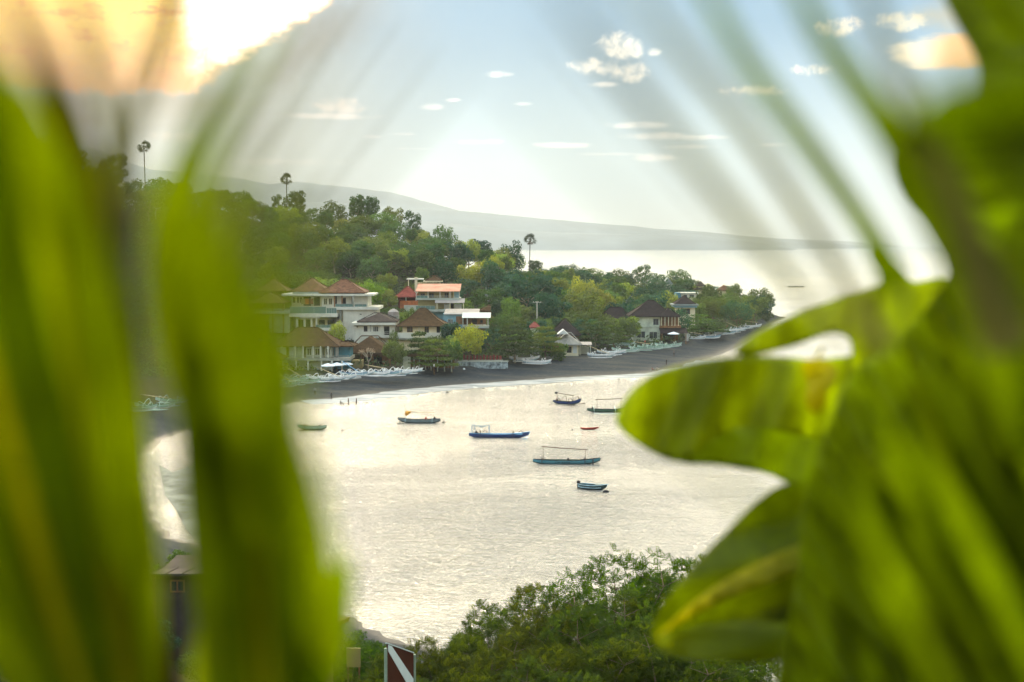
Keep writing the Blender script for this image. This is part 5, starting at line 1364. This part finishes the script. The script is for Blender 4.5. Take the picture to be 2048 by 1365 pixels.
# ================================================================ FOREGROUND
# --- feathery-leaved trees just below the camera
F_leaf = leafmat('feather_leaf', (.038, .066, .005, 1), (.10, .15, .003, 1), .42, rv=.12, scale=.9, col2=(.012, .03, .006, 1), gloss=0.004)
def feather_proto(seed, R_, H, nsp, lob):
    r = random.Random(seed); L = lobes_round(R_, H, lob, seed, .12, .95)
    p, nn = crown_pts(L, nsp, .13); V = []; F = []
    for q, nv in zip(p, nn):
        d = Vector(nv).normalized(); d = (d + Vector((0, 0, .45)) + Vector((r.gauss(0, .3), r.gauss(0, .3), r.gauss(0, .2)))).normalized()
        for s_ in range(5):
            g = s_ * 2.51 + r.uniform(0, .6); side = d.cross(Vector((math.cos(g), math.sin(g), .3))).normalized()
            ax = (d * .75 + side * .9).normalized(); L0 = r.uniform(.34, .58); nb = 6
            w = ax.cross(Vector((0, 0, 1)));
            if w.length < .1: w = Vector((1, 0, 0))
            w.normalize(); o = Vector(q)
            for k in range(nb):
                t = (k + .6) / nb; c = o + ax * L0 * t + Vector((0, 0, -.16 * L0 * t * t))
                ll = .125 * (1 - abs(t - .45) * 1.1)
                for sg in (-1, 1):
                    e1 = c + w * sg * ll + ax * ll * .45 + Vector((0, 0, -.02)); m = (c + e1) / 2; bw = ax * .024
                    n0 = len(V); V += [c[:], (m - bw)[:], e1[:], (m + bw)[:]]; F.append((n0, n0 + 1, n0 + 2, n0 + 3))
    me = bpy.data.meshes.new('crown'); me.from_pydata(V, [], F); me.update(); me.materials.append(F_leaf)
    mb = MB(); b0 = Vector((0, 0, -1.5)); f0 = Vector((0, 0, H * .3)); mb.tube([b0, f0], [.2, .13], 7)
    for l in L[1:]:
        e = Vector(l[:3]); mb.tube([f0, f0.lerp(e, .5) + Vector((0, 0, .2)), e], [.09, .05, .02], 5)
        for k in range(4):
            g = k * 1.6; t = e + Vector((math.cos(g), math.sin(g), .5)) * l[3] * .8; mb.tube([e, t], [.02, .008], 4, False)
    tk = bpy.data.meshes.new('trunk'); tk.from_pydata(mb.v, [], mb.f); tk.update(); tk.materials.append(M_bark)
    return me, tk, H
FPR = [feather_proto(1, 3.3, 7.0, 1150, 14), feather_proto(2, 2.7, 6.0, 850, 11), feather_proto(3, 2.0, 4.2, 520, 8)]
FT = [(1225, 1112, 56, 0, 'tallest feathery leaved tree at the bottom of the picture, left of the big leaf'), (1335, 1125, 60, 1, 'feathery leaved tree half behind the lower lobed leaf'), (1150, 1180, 54, 0, 'broad feathery leaved tree at the bottom centre'),
      (1085, 1218, 57, 1, 'thin topped feathery tree left of the broad one'), (1000, 1212, 60, 1, 'feathery tree with a lone pointed shoot'), (940, 1268, 56, 2, 'low feathery tree right of the dive sign'), (1260, 1200, 50, 0, 'dense feathery tree in front of the tallest one'),
      (1050, 1280, 50, 1, 'dark feathery tree along the bottom edge'), (880, 1290, 54, 2, 'small feathery bush just right of the dive sign'), (1400, 1180, 54, 0, 'feathery tree hidden mostly by the big leaf'), (1180, 1270, 46, 1, 'bright feathery tree at the bottom edge'),
      (1330, 1270, 46, 0, 'shadowed feathery tree under the leaf tip'), (960, 1320, 48, 2, 'feathery bush at the very bottom centre'), (1450, 1290, 48, 0, 'feathery tree at the bottom behind the lower leaf'), (820, 1310, 58, 2, 'small bush behind the dive sign'),
      (735, 1275, 64, 2, 'small bush left of the dive sign'), (700, 1300, 60, 2, 'round bush beside the yellow pillar'), (760, 1330, 50, 2, 'dark bush at the foot of the dive sign'), (1110, 1330, 44, 2, 'feathery bush at the bottom edge below the broad tree')]
for i, (px, py, d, k, lab) in enumerate(FT):
    me_, tk_, H = FPR[k]; t = P(px, py + 12, d); g = gz(t.x, d); h = max(t.z - g, 2.5); s = h / H
    e = empty('feathery_tree' if k < 2 else 'feathery_bush', (t.x, d, g), i * 1.3, lab, 'tree' if k < 2 else 'bush', 'feathery leaved trees below the viewpoint')
    w = max(min(s, 1.15), .8); e.scale = (w, w, s)
    link('crown', me_, None, e); link('trunk', tk_, None, e)
# dark broad shrubs at the lower left, seen between the fronds
for i, (px, py, d, h) in enumerate([(60, 1300, 50, 0), (250, 1090, 120, 0), (300, 1130, 100, 0), (180, 1180, 95, 0), (350, 1180, 85, 0), (230, 960, 190, 0), (240, 860, 240, 0), (180, 900, 230, 0), (215, 1010, 160, 0), (200, 800, 270, 0), (250, 800, 290, 0), (100, 850, 240, 0), (420, 1200, 80, 0), (500, 1240, 75, 0), (580, 1270, 75, 0), (20, 1000, 130, 0), (100, 1050, 120, 0), (140, 780, 290, 0), (60, 720, 300, 0), (300, 1250, 70, 0), (400, 1300, 62, 0), (150, 1320, 55, 0), (700, 1262, 96, 0), (655, 1236, 104, 0), (740, 1284, 90, 0), (360, 1100, 132, 0)]):
    W_ = ['the dark shore beside the cove', 'the lower left slope', 'the white roof at the left edge', 'the gap between the fronds']
    tree_px('round', (L_dark, L_mid, L_dark, L_teal)[i % 4], px, py, d, i, '%s dark tree from the left, seen dimly by %s' % (['tallest', 'second', 'third', 'fourth', 'fifth', 'sixth', 'seventh'][i // 4], W_[i % 4]), None, None, 'dark trees seen through the fronds')

# --- lower left buildings
b = Bld('house', 'pale concrete house with a flat roof terrace at the left edge behind the fronds', 'house', 60, 1285, 62, 7, 5)
b.wall(-60, 105, 1215, 1300, 0, 6, M_conc); b.pitch(-80, 118, 1222, 1160, -1, 6, M_tingrey); b.win(20, 55, 1228, 1262, 0, 1, M_wood); b.slab(-70, 130, 1282, 1290, -1.2, 1, M_conc); b.rail(-60, 112, 1262, 1282, -1.1, M_pale); b.done()
b = Bld('house', 'dim low roofed house in the dark gap at the bottom left', 'house', 350, 1200, 78, 6, 5)
b.pitch(300, 430, 1148, 1120, -1, 6, M_darkroof); b.wall(312, 420, 1150, 1210, 0, 5, M_darkroof); b.win(340, 370, 1160, 1185, 0, 1, M_wood); b.post(308, 1148, 1200, -.8, .08, M_wood, True); b.done()
b = Bld('house', 'yellow rendered house corner with an open timber roof frame left of the dive sign', 'house', 620, 1300, 46, 5, 5)
M_yel = mat('yellow_render', srgb(150, 142, 56), .85, .2, .08, 1)
b.wall(540, 636, 1246, 1400, 0, 4, M_yel); b.pitch(525, 664, 1253, 1236, -.5, 4.4, M_wood); b.box('roof_beam', 520, 668, 1250, 1256, -.62, -.5, M_orange); b.win(590, 625, 1280, 1330, 0, 1, M_wood); b.slab(540, 642, 1335, 1338, -1, 0, M_wood); b.done()
b = Bld('panel_board', 'small plain pale board standing among bushes left of the dive sign', 'board', 707, 1340, 52, .1, 2)
b.box('board', 693, 721, 1297, 1335, 0, .06, M_olive); b.post(696, 1297, 1345, .1, .03, M_wood, True); b.post(718, 1297, 1345, .1, .03, M_wood, True); b.done()

# --- big leaves close to the camera
def bigleaf_mat(name, col, trans, tw=.6, stripe=0):
    m = bpy.data.materials.new(name); m.use_nodes = True; n = NT(m.node_tree); m.node_tree.nodes.clear()
    out = n.n('ShaderNodeOutputMaterial'); tcn = n.n('ShaderNodeTexCoord')
    nz = n.noise(tcn.outputs['Object'], 3.0, 3, .6); nf = n.noise(tcn.outputs['Object'], 14, 3, .6)
    k = n.sstep(nz, .3, .7, .72, 1.25) * n.sstep(nf, .3, .7, .9, 1.1)
    if stripe:
        mp = n.n('ShaderNodeMapping'); n.lk(tcn.outputs['Object'], mp.inputs[0]); mp.inputs['Rotation'].default_value = (0, R(stripe), 0); mp.inputs['Scale'].default_value = (11, 3, 1.0)
        k = k * n.sstep(n.noise(mp.outputs[0], 1.0, 3, .55), .34, .68, .74, 1.22)
    def hv(c):
        h = n.n('ShaderNodeHueSaturation'); n.val(h.inputs['Value'], k); h.inputs['Color'].default_value = c; return h.outputs[0]
    d = n.n('ShaderNodeBsdfDiffuse'); n.lk(hv(col), d.inputs[0]); t = n.n('ShaderNodeBsdfTranslucent'); n.lk(hv(trans), t.inputs[0])
    mx = n.n('ShaderNodeMixShader'); mx.inputs[0].default_value = tw; n.lk(d.outputs[0], mx.inputs[1]); n.lk(t.outputs[0], mx.inputs[2])
    g = n.n('ShaderNodeBsdfGlossy'); g.inputs['Roughness'].default_value = .45
    m2 = n.n('ShaderNodeMixShader'); m2.inputs[0].default_value = .01; n.lk(mx.outputs[0], m2.inputs[1]); n.lk(g.outputs[0], m2.inputs[2])
    n.lk(m2.outputs[0], out.inputs[0]); return m
G_a = bigleaf_mat('frond_green', (.20, .25, .001, 1), (.56, .64, .0005, 1), .7)
G_r = bigleaf_mat('ribbed_leaf', (.12, .17, .001, 1), (.33, .41, .0005, 1), .7, -27)
G_l = bigleaf_mat('lobed_leaf', (.17, .23, .001, 1), (.48, .56, .0005, 1), .7, -38)
G_m = bigleaf_mat('curved_leaf', (.10, .14, .001, 1), (.30, .36, .0005, 1), .65, -60)
G_b = bigleaf_mat('frond_dark', (.12, .165, .001, 1), (.36, .45, .0005, 1), .64)  # darker copy of the frond green; paints shade on underside and edge leaf
G_y = bigleaf_mat('yellow_painted_sun', (.34, .33, .002, 1), (.85, .80, .001, 1), .7)  # sunlight on leaflets and fold put into the colour; pod's own yellow too
G_d = bigleaf_mat('frond_dry', (.16, .11, .02, 1), (.26, .17, .02, 1), .5)
G_s = bigleaf_mat('frond_tip', (.14, .17, .08, 1), (.40, .40, .2, 1), .6)

def blade(path, mt, parent, name='leaflet', fold=.35, twist=0.0, n_=26, th=.0012):
    """path: list of (px, py, dist, width px); V-folded tapering ribbon with thickness"""
    path = np.array(path, float); T = np.linspace(0, 1, len(path)); ts = np.linspace(0, 1, n_)
    def cr(col):                      # smooth interpolation
        y = path[:, col]; out = []
        for t in ts:
            f = t * (len(y) - 1); i = min(int(f), len(y) - 2); u = f - i
            p0 = y[max(i - 1, 0)]; p1 = y[i]; p2 = y[i + 1]; p3 = y[min(i + 2, len(y) - 1)]
            out.append(.5 * (2 * p1 + (p2 - p0) * u + (2 * p0 - 5 * p1 + 4 * p2 - p3) * u * u + (3 * p1 - p0 - 3 * p2 + p3) * u ** 3))
        return np.array(out)
    X_, Y_, D_, W_ = cr(0), cr(1), cr(2), np.maximum(cr(3), 1)
    C = [P(a, b_, c) for a, b_, c in zip(X_, Y_, D_)]
    V = []; F = []; K = 7
    for i in range(n_):
        t = (C[min(i + 1, n_ - 1)] - C[max(i - 1, 0)]).normalized(); view = (C[i] - Vector((0, 0, CAMZ))).normalized()
        s_ = t.cross(view).normalized(); w = W_[i] / FP * D_[i] / 2
        a = twist * (i / n_ - .3); s2 = (s_ * math.cos(a) + view * math.sin(a)); nn = s2.cross(t).normalized()
        for j in range(K):
            f = -1 + 2 * j / (K - 1)
            V.append(C[i] + s2 * w * f + nn * w * fold * (abs(f) - .5 + .06 * math.sin(f * 9)))
    for i in range(n_ - 1):
        for j in range(K - 1): a = i * K + j; F.append((a, a + 1, a + K + 1, a + K))
    me = bpy.data.meshes.new(name); me.from_pydata([v[:] for v in V], [], F); me.update(); me.shade_smooth(); me.materials.append(mt)
    o = link(name, me, None, parent); sd_ = o.modifiers.new('thick', 'SOLIDIFY'); sd_.thickness = th; sd_.offset = 0
    return o

def frond(name, label, group, base, blades, cat='palm leaf'):
    """name/label for the whole leaf; base = pixel position of its stalk"""
    e = empty(name, (0, 0, 0), 0, label, cat, group)
    for (path, mt, fold, tw) in blades: blade(path, mt, e, 'leaflet', fold, tw)
    if base: blade(base, G_b, e, 'stalk', .6, 0, 14, .006)
    return e
FG = 'blurred palm fronds close to the viewpoint'
frond('palm_frond', 'bright green blurred palm frond filling the left edge, leaflets rising to the upper left', FG, [(330, 1700, 1.15, 60), (290, 1500, 1.1, 50), (262, 1380, 1.05, 40)], [
 ([(290, 1500, 1.1, 60), (245, 1100, 1.05, 150), (160, 700, .95, 170), (60, 330, .8, 120), (-40, 60, .7, 20)], G_a, .5, .2),
 ([(300, 1500, 1.08, 50), (262, 1150, 1.0, 100), (225, 800, .9, 110), (150, 430, .75, 80), (60, 160, .6, 12)], G_a, .6, -.3),
 ([(280, 1500, 1.12, 70), (170, 1100, 1.1, 170), (60, 760, 1.0, 180), (-60, 420, .9, 120), (-160, 200, .8, 20)], G_b, .5, .3),
 ([(260, 1520, 1.15, 80), (120, 1200, 1.15, 170), (-20, 900, 1.1, 180), (-160, 650, 1.0, 90)], G_b, .4, .1),
 ([(250, 1540, 1.2, 80), (160, 1330, 1.2, 160), (40, 1120, 1.2, 130), (-80, 960, 1.15, 40)], G_a, .5, .2),
 ([(240, 1540, 1.0, 40), (120, 980, .9, 110), (20, 560, .8, 110), (-20, 250, .7, 90), (-60, 40, .6, 10)], G_b, .5, -.3)])
frond('palm_frond', 'large bright green blurred palm frond left of the bay, leaflets fanning to the upper right', FG, [(470, 1720, 1.2, 60), (480, 1560, 1.15, 50), (490, 1420, 1.1, 40)], [
 ([(470, 1520, 1.1, 60), (462, 1150, 1.05, 100), (420, 900, .95, 100), (345, 640, .85, 90), (325, 450, .75, 60), (350, 300, .65, 12)], G_a, .55, .2),
 ([(480, 1520, 1.1, 60), (480, 1120, 1.0, 120), (435, 740, .9, 130), (390, 470, .7, 70), (420, 280, .55, 10)], G_a, .5, -.2),
 ([(490, 1520, 1.1, 60), (510, 1120, 1.05, 140), (460, 760, .85, 110), (440, 500, .6, 50), (480, 300, .45, 8)], G_a, .5, .3),
 ([(500, 1520, 1.1, 60), (550, 1140, 1.0, 120), (510, 820, .8, 90), (500, 560, .55, 40), (560, 340, .42, 6)], G_a, .6, -.3),
 ([(510, 1520, 1.12, 70), (590, 1200, 1.0, 110), (545, 960, .9, 80), (545, 760, .7, 50), (575, 520, .5, 8)], G_b, .55, .2),
 ([(520, 1540, 1.15, 80), (610, 1330, 1.12, 150), (665, 1200, 1.1, 80), (700, 1110, 1.05, 8)], G_b, .45, .2),
 ([(440, 1540, 1.15, 70), (430, 1380, 1.12, 100), (450, 1180, 1.1, 90), (460, 980, 1.05, 30)], G_a, .4, -.2),
 ([(520, 1540, 1.12, 60), (590, 1240, 1.08, 50), (600, 1060, 1.05, 44), (578, 900, 1.0, 10)], G_y, .4, .1),
 ([(540, 1560, 1.15, 90), (560, 1400, 1.15, 190), (600, 1290, 1.12, 120), (640, 1210, 1.1, 20)], G_a, .35, .1)])
r2_ = random.Random(12)
def extra(x0a, x0b, x1a, x1b, ya, yb, n_, w0, w1, mats_):
    out = []
    for k in range(n_):
        t = (k + r2_.uniform(-.2, .2)) / max(n_ - 1, 1); x0 = x0a + (x0b - x0a) * t; x1 = x1a + (x1b - x1a) * t; y1 = ya + (yb - ya) * t + r2_.uniform(-60, 60)
        d0 = r2_.uniform(.95, 1.2); w = r2_.uniform(w0, w1); bow = r2_.uniform(-12, 12)
        out.append(([(x0, 1530, d0, w * .6), (x0 * .66 + x1 * .34 + bow, 1530 * .66 + y1 * .34, d0 * .98, w), (x0 * .33 + x1 * .67 + bow, 1530 * .33 + y1 * .67, d0 * .92, w * .85), (x1, y1, d0 * .82, 6)], mats_[k % len(mats_)], .7, r2_.uniform(-.5, .5)))
    return out
frond('palm_frond', 'thin see-through leaflets very close to the viewpoint in front of the hotel', FG, None, [
 ([(640, 1300, .8, 40), (600, 1000, .6, 44), (575, 740, .46, 40), (590, 520, .4, 22), (640, 380, .36, 6)], G_a, .4, .2),
 ([(600, 1250, .8, 40), (560, 950, .6, 46), (535, 690, .46, 44), (520, 480, .4, 26), (560, 330, .36, 6)], G_b, .4, -.2),
 ([(660, 1320, .9, 50), (640, 1100, .75, 60), (610, 900, .6, 40), (590, 760, .5, 8)], G_a, .4, .2)])
G_k = bigleaf_mat('dry_stalk', (.05, .035, .004, 1), (.10, .07, .002, 1), .4)
frond('palm_frond', 'dry dark brown frond rib standing in the gap between the two green frond groups', FG, None, [([(330, 1520, 1.2, 50), (285, 1200, 1.15, 70), (258, 900, 1.1, 74), (240, 620, 1.0, 60), (225, 400, .9, 10)], G_k, .4, .1), ([(345, 1520, 1.25, 60), (320, 1320, 1.2, 60), (290, 1150, 1.2, 30), (280, 1000, 1.15, 6)], G_k, .4, -.2)])
frond('palm_frond', 'narrow streaky leaflets overlapping the bright frond at the left edge', FG, None, extra(120, 320, -330, 205, 760, 260, 24, 22, 46, (G_b, G_a, G_a, G_b, G_y, G_a, G_b)))
frond('palm_frond', 'narrow streaky leaflets overlapping the large frond left of the bay', FG, None, extra(430, 590, 325, 585, 360, 700, 24, 22, 44, (G_a, G_b, G_a, G_a, G_b, G_y, G_b)))
frond('palm_frond', 'thin leaflet tips streaking across the bright clouds at the upper left', FG, None, [
 ([(225, 700, 1.0, 30), (170, 330, .85, 60), (90, 130, .72, 54), (-10, -60, .62, 20)], G_d, .4, .2),
 ([(235, 700, .95, 24), (232, 330, .85, 34), (190, 120, .75, 40), (120, -80, .65, 16)], G_s, .4, .1),
 ([(240, 700, .95, 24), (262, 280, .85, 34), (310, 120, .75, 30), (370, -60, .65, 16)], G_s, .4, -.1),
 ([(300, 172, 1.5, 5), (322, 90, 1.4, 22), (345, -40, 1.2, 24)], G_d, .4, 0),
 ([(310, 520, 1.0, 34), (365, 330, .9, 40), (430, 180, .8, 34), (520, -20, .7, 12)], G_b, .4, .1),
 ([(350, 540, 1.0, 34), (420, 330, .9, 38), (500, 170, .8, 30), (600, -30, .7, 10)], G_b, .4, .1),
 ([(390, 540, 1.0, 30), (480, 330, .85, 32), (570, 180, .75, 26), (690, -30, .65, 10)], G_s, .4, .1),
 ([(430, 560, .95, 24), (540, 350, .8, 26), (640, 200, .7, 22), (770, 10, .6, 8)], G_s, .4, .1),
 ([(470, 600, .9, 20), (600, 400, .75, 20), (720, 240, .62, 18), (850, 60, .55, 6)], G_s, .4, .1),
 ([(500, 660, .85, 14), (660, 450, .66, 16), (800, 280, .55, 14), (930, 120, .5, 5)], G_s, .4, .1)], 'palm leaf')

FR = 'blurred leaflets sweeping over the right sky'
frond('palm_frond', 'dark narrow leaflets curving from the top right sky down into the big leaf', FR, None, [
 ([(1790, 570, 1.4, 64), (1738, 465, 1.2, 42), (1630, 310, 1.0, 44), (1490, 120, .85, 38), (1390, -60, .72, 20)], G_b, .4, .1),
 ([(2070, 900, 1.1, 120), (1990, 640, 1.1, 110), (1885, 430, 1.05, 90), (1765, 240, .95, 62), (1650, 80, .82, 44), (1580, -60, .7, 22)], G_b, .4, .1),
 ([(1770, 700, 1.0, 34), (1650, 500, .9, 34), (1500, 270, .78, 34), (1370, 110, .68, 30), (1230, -60, .6, 12)], G_s, .4, .1),
 ([(1690, 680, .9, 20), (1540, 500, .75, 24), (1370, 290, .62, 24), (1220, 110, .52, 22), (1100, -60, .45, 8)], G_s, .4, .1),
 ([(1600, 600, .8, 12), (1440, 420, .6, 18), (1270, 220, .48, 18), (1110, 30, .4, 6)], G_s, .4, .1),
 ([(1500, 640, .7, 8), (1330, 470, .5, 14), (1150, 300, .42, 14), (1000, 120, .36, 5)], G_s, .4, .1),
 ([(2020, 700, 1.0, 100), (1900, 380, .85, 50), (1800, 160, .75, 40), (1720, -60, .65, 20)], G_s, .4, .1),
 ([(1980, 1300, 1.0, 16), (1760, 1060, .8, 16), (1560, 910, .66, 14), (1400, 800, .55, 5)], G_b, .3, .1),
 ([(1900, 1360, .9, 16), (1640, 1120, .7, 16), (1440, 960, .58, 14), (1260, 850, .5, 5)], G_b, .3, .1)])

def lobe(name, label, outline, d, mt, cat='broad leaf', pleat=(0, 1, 0), bulge=.0, dist_fn=None, group=None, amp=.018, freq=60.0, ang=60.0, parent=None):
    """broad pleated leaf sheet: outline in pixels, at its own distance, triangulated on a grid"""
    ol = np.array(outline, float)
    # smooth outline
    for _ in range(2):
        nx = np.roll(ol, -1, 0); ol = np.stack([ol * .75 + nx * .25, ol * .25 + nx * .75], 1).reshape(-1, 2)
    bm = bmesh.new(); st = 16.0
    def dist(x, y):
        c = (x * math.cos(R(ang)) + y * math.sin(R(ang)))
        base = dist_fn(x, y) if dist_fn else d
        return base + amp * (math.sin(c / freq * 6.283) + .5 * math.sin(c / freq * 2.1 + 1)) + bulge * math.sin((x + y) * .004)
    vs = [bm.verts.new(P(x, y, dist(x, y))) for x, y in ol]
    f = bm.faces.new(vs)
    # cut by a pixel grid so that the pleats get real relief
    x0, x1 = ol[:, 0].min(), ol[:, 0].max(); y0, y1 = ol[:, 1].min(), ol[:, 1].max()
    bm.free(); bm = bmesh.new()
    vs = [bm.verts.new((x, y, 0)) for x, y in ol]; bm.faces.new(vs)
    for gx in np.arange(x0 + st, x1, st): bmesh.ops.bisect_plane(bm, geom=bm.verts[:] + bm.edges[:] + bm.faces[:], plane_co=(gx, 0, 0), plane_no=(1, 0, 0))
    for gy in np.arange(y0 + st * 1.5, y1, st * 1.5): bmesh.ops.bisect_plane(bm, geom=bm.verts[:] + bm.edges[:] + bm.faces[:], plane_co=(0, gy, 0), plane_no=(0, 1, 0))
    for v in bm.verts: v.co = P(v.co.x, v.co.y, dist(v.co.x, v.co.y))
    me = bpy.data.meshes.new(name); bm.to_mesh(me); bm.free(); me.shade_smooth(); me.materials.append(mt)
    o = link(name, me, None, parent); sd_ = o.modifiers.new('thick', 'SOLIDIFY'); sd_.thickness = .0015; sd_.offset = 0
    if not parent: tag(o, label, cat, group)
    return o
GL = 'broad leaves on the right'
lobe('broad_leaf', 'yellow green broad leaf with a blunt tip pointing left over the moored boats', [(1229, 838), (1250, 795), (1285, 760), (1330, 738), (1400, 722), (1470, 713), (1560, 712), (1640, 722), (1760, 700), (1950, 760), (1950, 960), (1700, 900), (1560, 860), (1480, 850), (1420, 880), (1385, 915), (1358, 928), (1315, 912), (1270, 885), (1240, 860)], 3.3, G_l, group=GL, freq=150, ang=20, amp=.03)
lobe('broad_leaf', 'underside of a broad leaf, shade in its colour, just below the blunt tipped one', [(1350, 929), (1385, 900), (1440, 868), (1500, 840), (1600, 815), (1800, 860), (1950, 1000), (1800, 1050), (1650, 985), (1570, 966), (1545, 950), (1490, 938), (1430, 928)], 3.45, G_b, group=GL, freq=110, ang=20, amp=.02)
lobe('broad_leaf', 'long curved broad leaf sweeping down left to a point above the feathery trees', [(1295, 1285), (1310, 1230), (1345, 1180), (1400, 1115), (1450, 1065), (1510, 1005), (1562, 966), (1640, 960), (1800, 1000), (2000, 1100), (1950, 1340), (1700, 1330), (1560, 1322), (1450, 1318), (1370, 1318), (1320, 1305)], 3.0, G_m, group=GL, freq=170, ang=75, amp=.035)
lobe('broad_leaf', 'yellow fold, sunlight in its colour, along the middle of the long curved leaf', [(1300, 1285), (1400, 1190), (1520, 1120), (1640, 1075), (1700, 1060), (1660, 1110), (1560, 1160), (1450, 1200), (1330, 1262)], 2.93, G_y, group=GL, freq=120, ang=75, amp=.01)
lobe('broad_leaf', 'bright lower tip of the long curved leaf at the bottom of the picture', [(1302, 1284), (1350, 1262), (1430, 1248), (1520, 1240), (1620, 1255), (1640, 1318), (1520, 1325), (1420, 1322), (1350, 1312)], 2.9, G_a, group=GL, freq=120, ang=75, amp=.01)
lobe('broad_leaf', 'broad leaf arching over the beach with a gap of bright water under it', [(1462, 708), (1490, 680), (1530, 655), (1590, 628), (1650, 605), (1720, 582), (1775, 566), (1735, 505), (1752, 500), (1795, 530), (1822, 566), (1850, 560), (1895, 552), (1990, 640), (2010, 800), (1800, 760), (1700, 760), (1706, 690), (1690, 668), (1650, 668), (1600, 690), (1550, 702), (1500, 716)], 3.15, G_l, group=GL, freq=150, ang=10, amp=.02)
lobe('broad_leaf', 'huge pleated leaf filling the right side of the picture with diagonal ribs', [(1545, 1420), (1560, 1300), (1600, 1150), (1600, 1020), (1640, 900), (1700, 740), (1780, 700), (1902, 558), (1893, 520), (1875, 488), (1848, 442), (1812, 405), (1790, 362), (1776, 312), (1800, 240), (1850, 190), (1900, 150), (1990, 130), (2200, 110), (2200, 1450)], 2.6, G_r, group=GL, freq=92, ang=-32, amp=.034, dist_fn=lambda x, y: float(np.interp(y, (100, 240, 330, 480, 1450), (.5, .6, 1.9, 2.6, 2.6))))
lobe('broad_leaf', 'dark leaf band down the top right corner', [(1868, -40), (1915, 50), (1962, 130), (1950, 190), (1975, 280), (2040, 420), (2110, 620), (2300, 900), (2300, -40)], 2.3, G_b, group=GL, freq=130, ang=-35, amp=.012, dist_fn=lambda x, y: float(np.interp(y, (120, 260, 900), (2.2, .56, .5))))
lobe('broad_leaf', 'dark leaf, shade in its colour, hanging at the right edge behind the ribbed leaf', [(1930, 900), (2100, 800), (2200, 900), (2200, 1450), (1950, 1450), (1980, 1200)], 2.4, G_b, group=GL, freq=130, ang=-50, amp=.02)
rr_ = random.Random(3); bl = []
for k in range(22):
    t = k / 21; x1 = 1680 + 350 * t + rr_.uniform(-10, 10); y1 = 960 - 520 * t + rr_.uniform(-40, 40); y0 = 1520; x0 = x1 + (1520 - y1) * .5
    d0 = rr_.uniform(1.1, 1.7); w = rr_.uniform(50, 90)
    bl.append(([(x0, y0, d0, w * .8), ((x0 * 2 + x1) / 3 + 12, (y0 * 2 + y1) / 3, d0, w * 1.15), ((x0 + 2 * x1) / 3 + 8, (y0 + 2 * y1) / 3, d0 * .97, w), (x1, y1, d0 * .92, 8)], (G_r, G_b, G_r, G_l, G_r)[k % 5], .3, rr_.uniform(-.2, .2)))
frond('palm_frond', 'diagonal bright and dark leaflets of a frond overlapping the huge leaf at lower right', 'blurred palm fronds close to the viewpoint', None, bl)
# small yellow seed pod at the tear
e = empty('seed_pod', (0, 0, 0), 0, 'small yellow pod hanging at the tear between the broad leaves', 'pod')
c = P(1632, 795, 2.85); MB().sphere(c, .022, 12, 8, 1, .6, 1.5).build('pod', G_y, e, True)
MB().tube([c + Vector((0, 0, .03)), c + Vector((-.005, 0, .06)), c + Vector((.01, 0, .10))], [.006, .005, .004], 6).build('stem', G_y, e)
lobe('torn_leaf_edge', 'yellowed torn leaf edge above the hanging pod', [(1600, 716), (1660, 722), (1680, 745), (1655, 790), (1625, 800), (1610, 760)], 2.88, G_y, amp=.01, cat='leaf', freq=80)
HAZE = 8.8e-5
# ---------------------------------------------------------------- air
hz = MB().box(-13200, 13200, -120, 13200, -8, 760)
hm_ = bpy.data.materials.new('haze'); hm_.use_nodes = True; hm_.node_tree.nodes.clear()
n = NT(hm_.node_tree); o_ = n.n('ShaderNodeOutputMaterial'); pv = n.n('ShaderNodeVolumePrincipled')
pv.inputs['Color'].default_value = (.86, .95, .99, 1); pv.inputs['Density'].default_value = HAZE; pv.inputs['Anisotropy'].default_value = .1
n.lk(pv.outputs[0], o_.inputs['Volume'])
tag(hz.build('haze', hm_), kind='stuff')
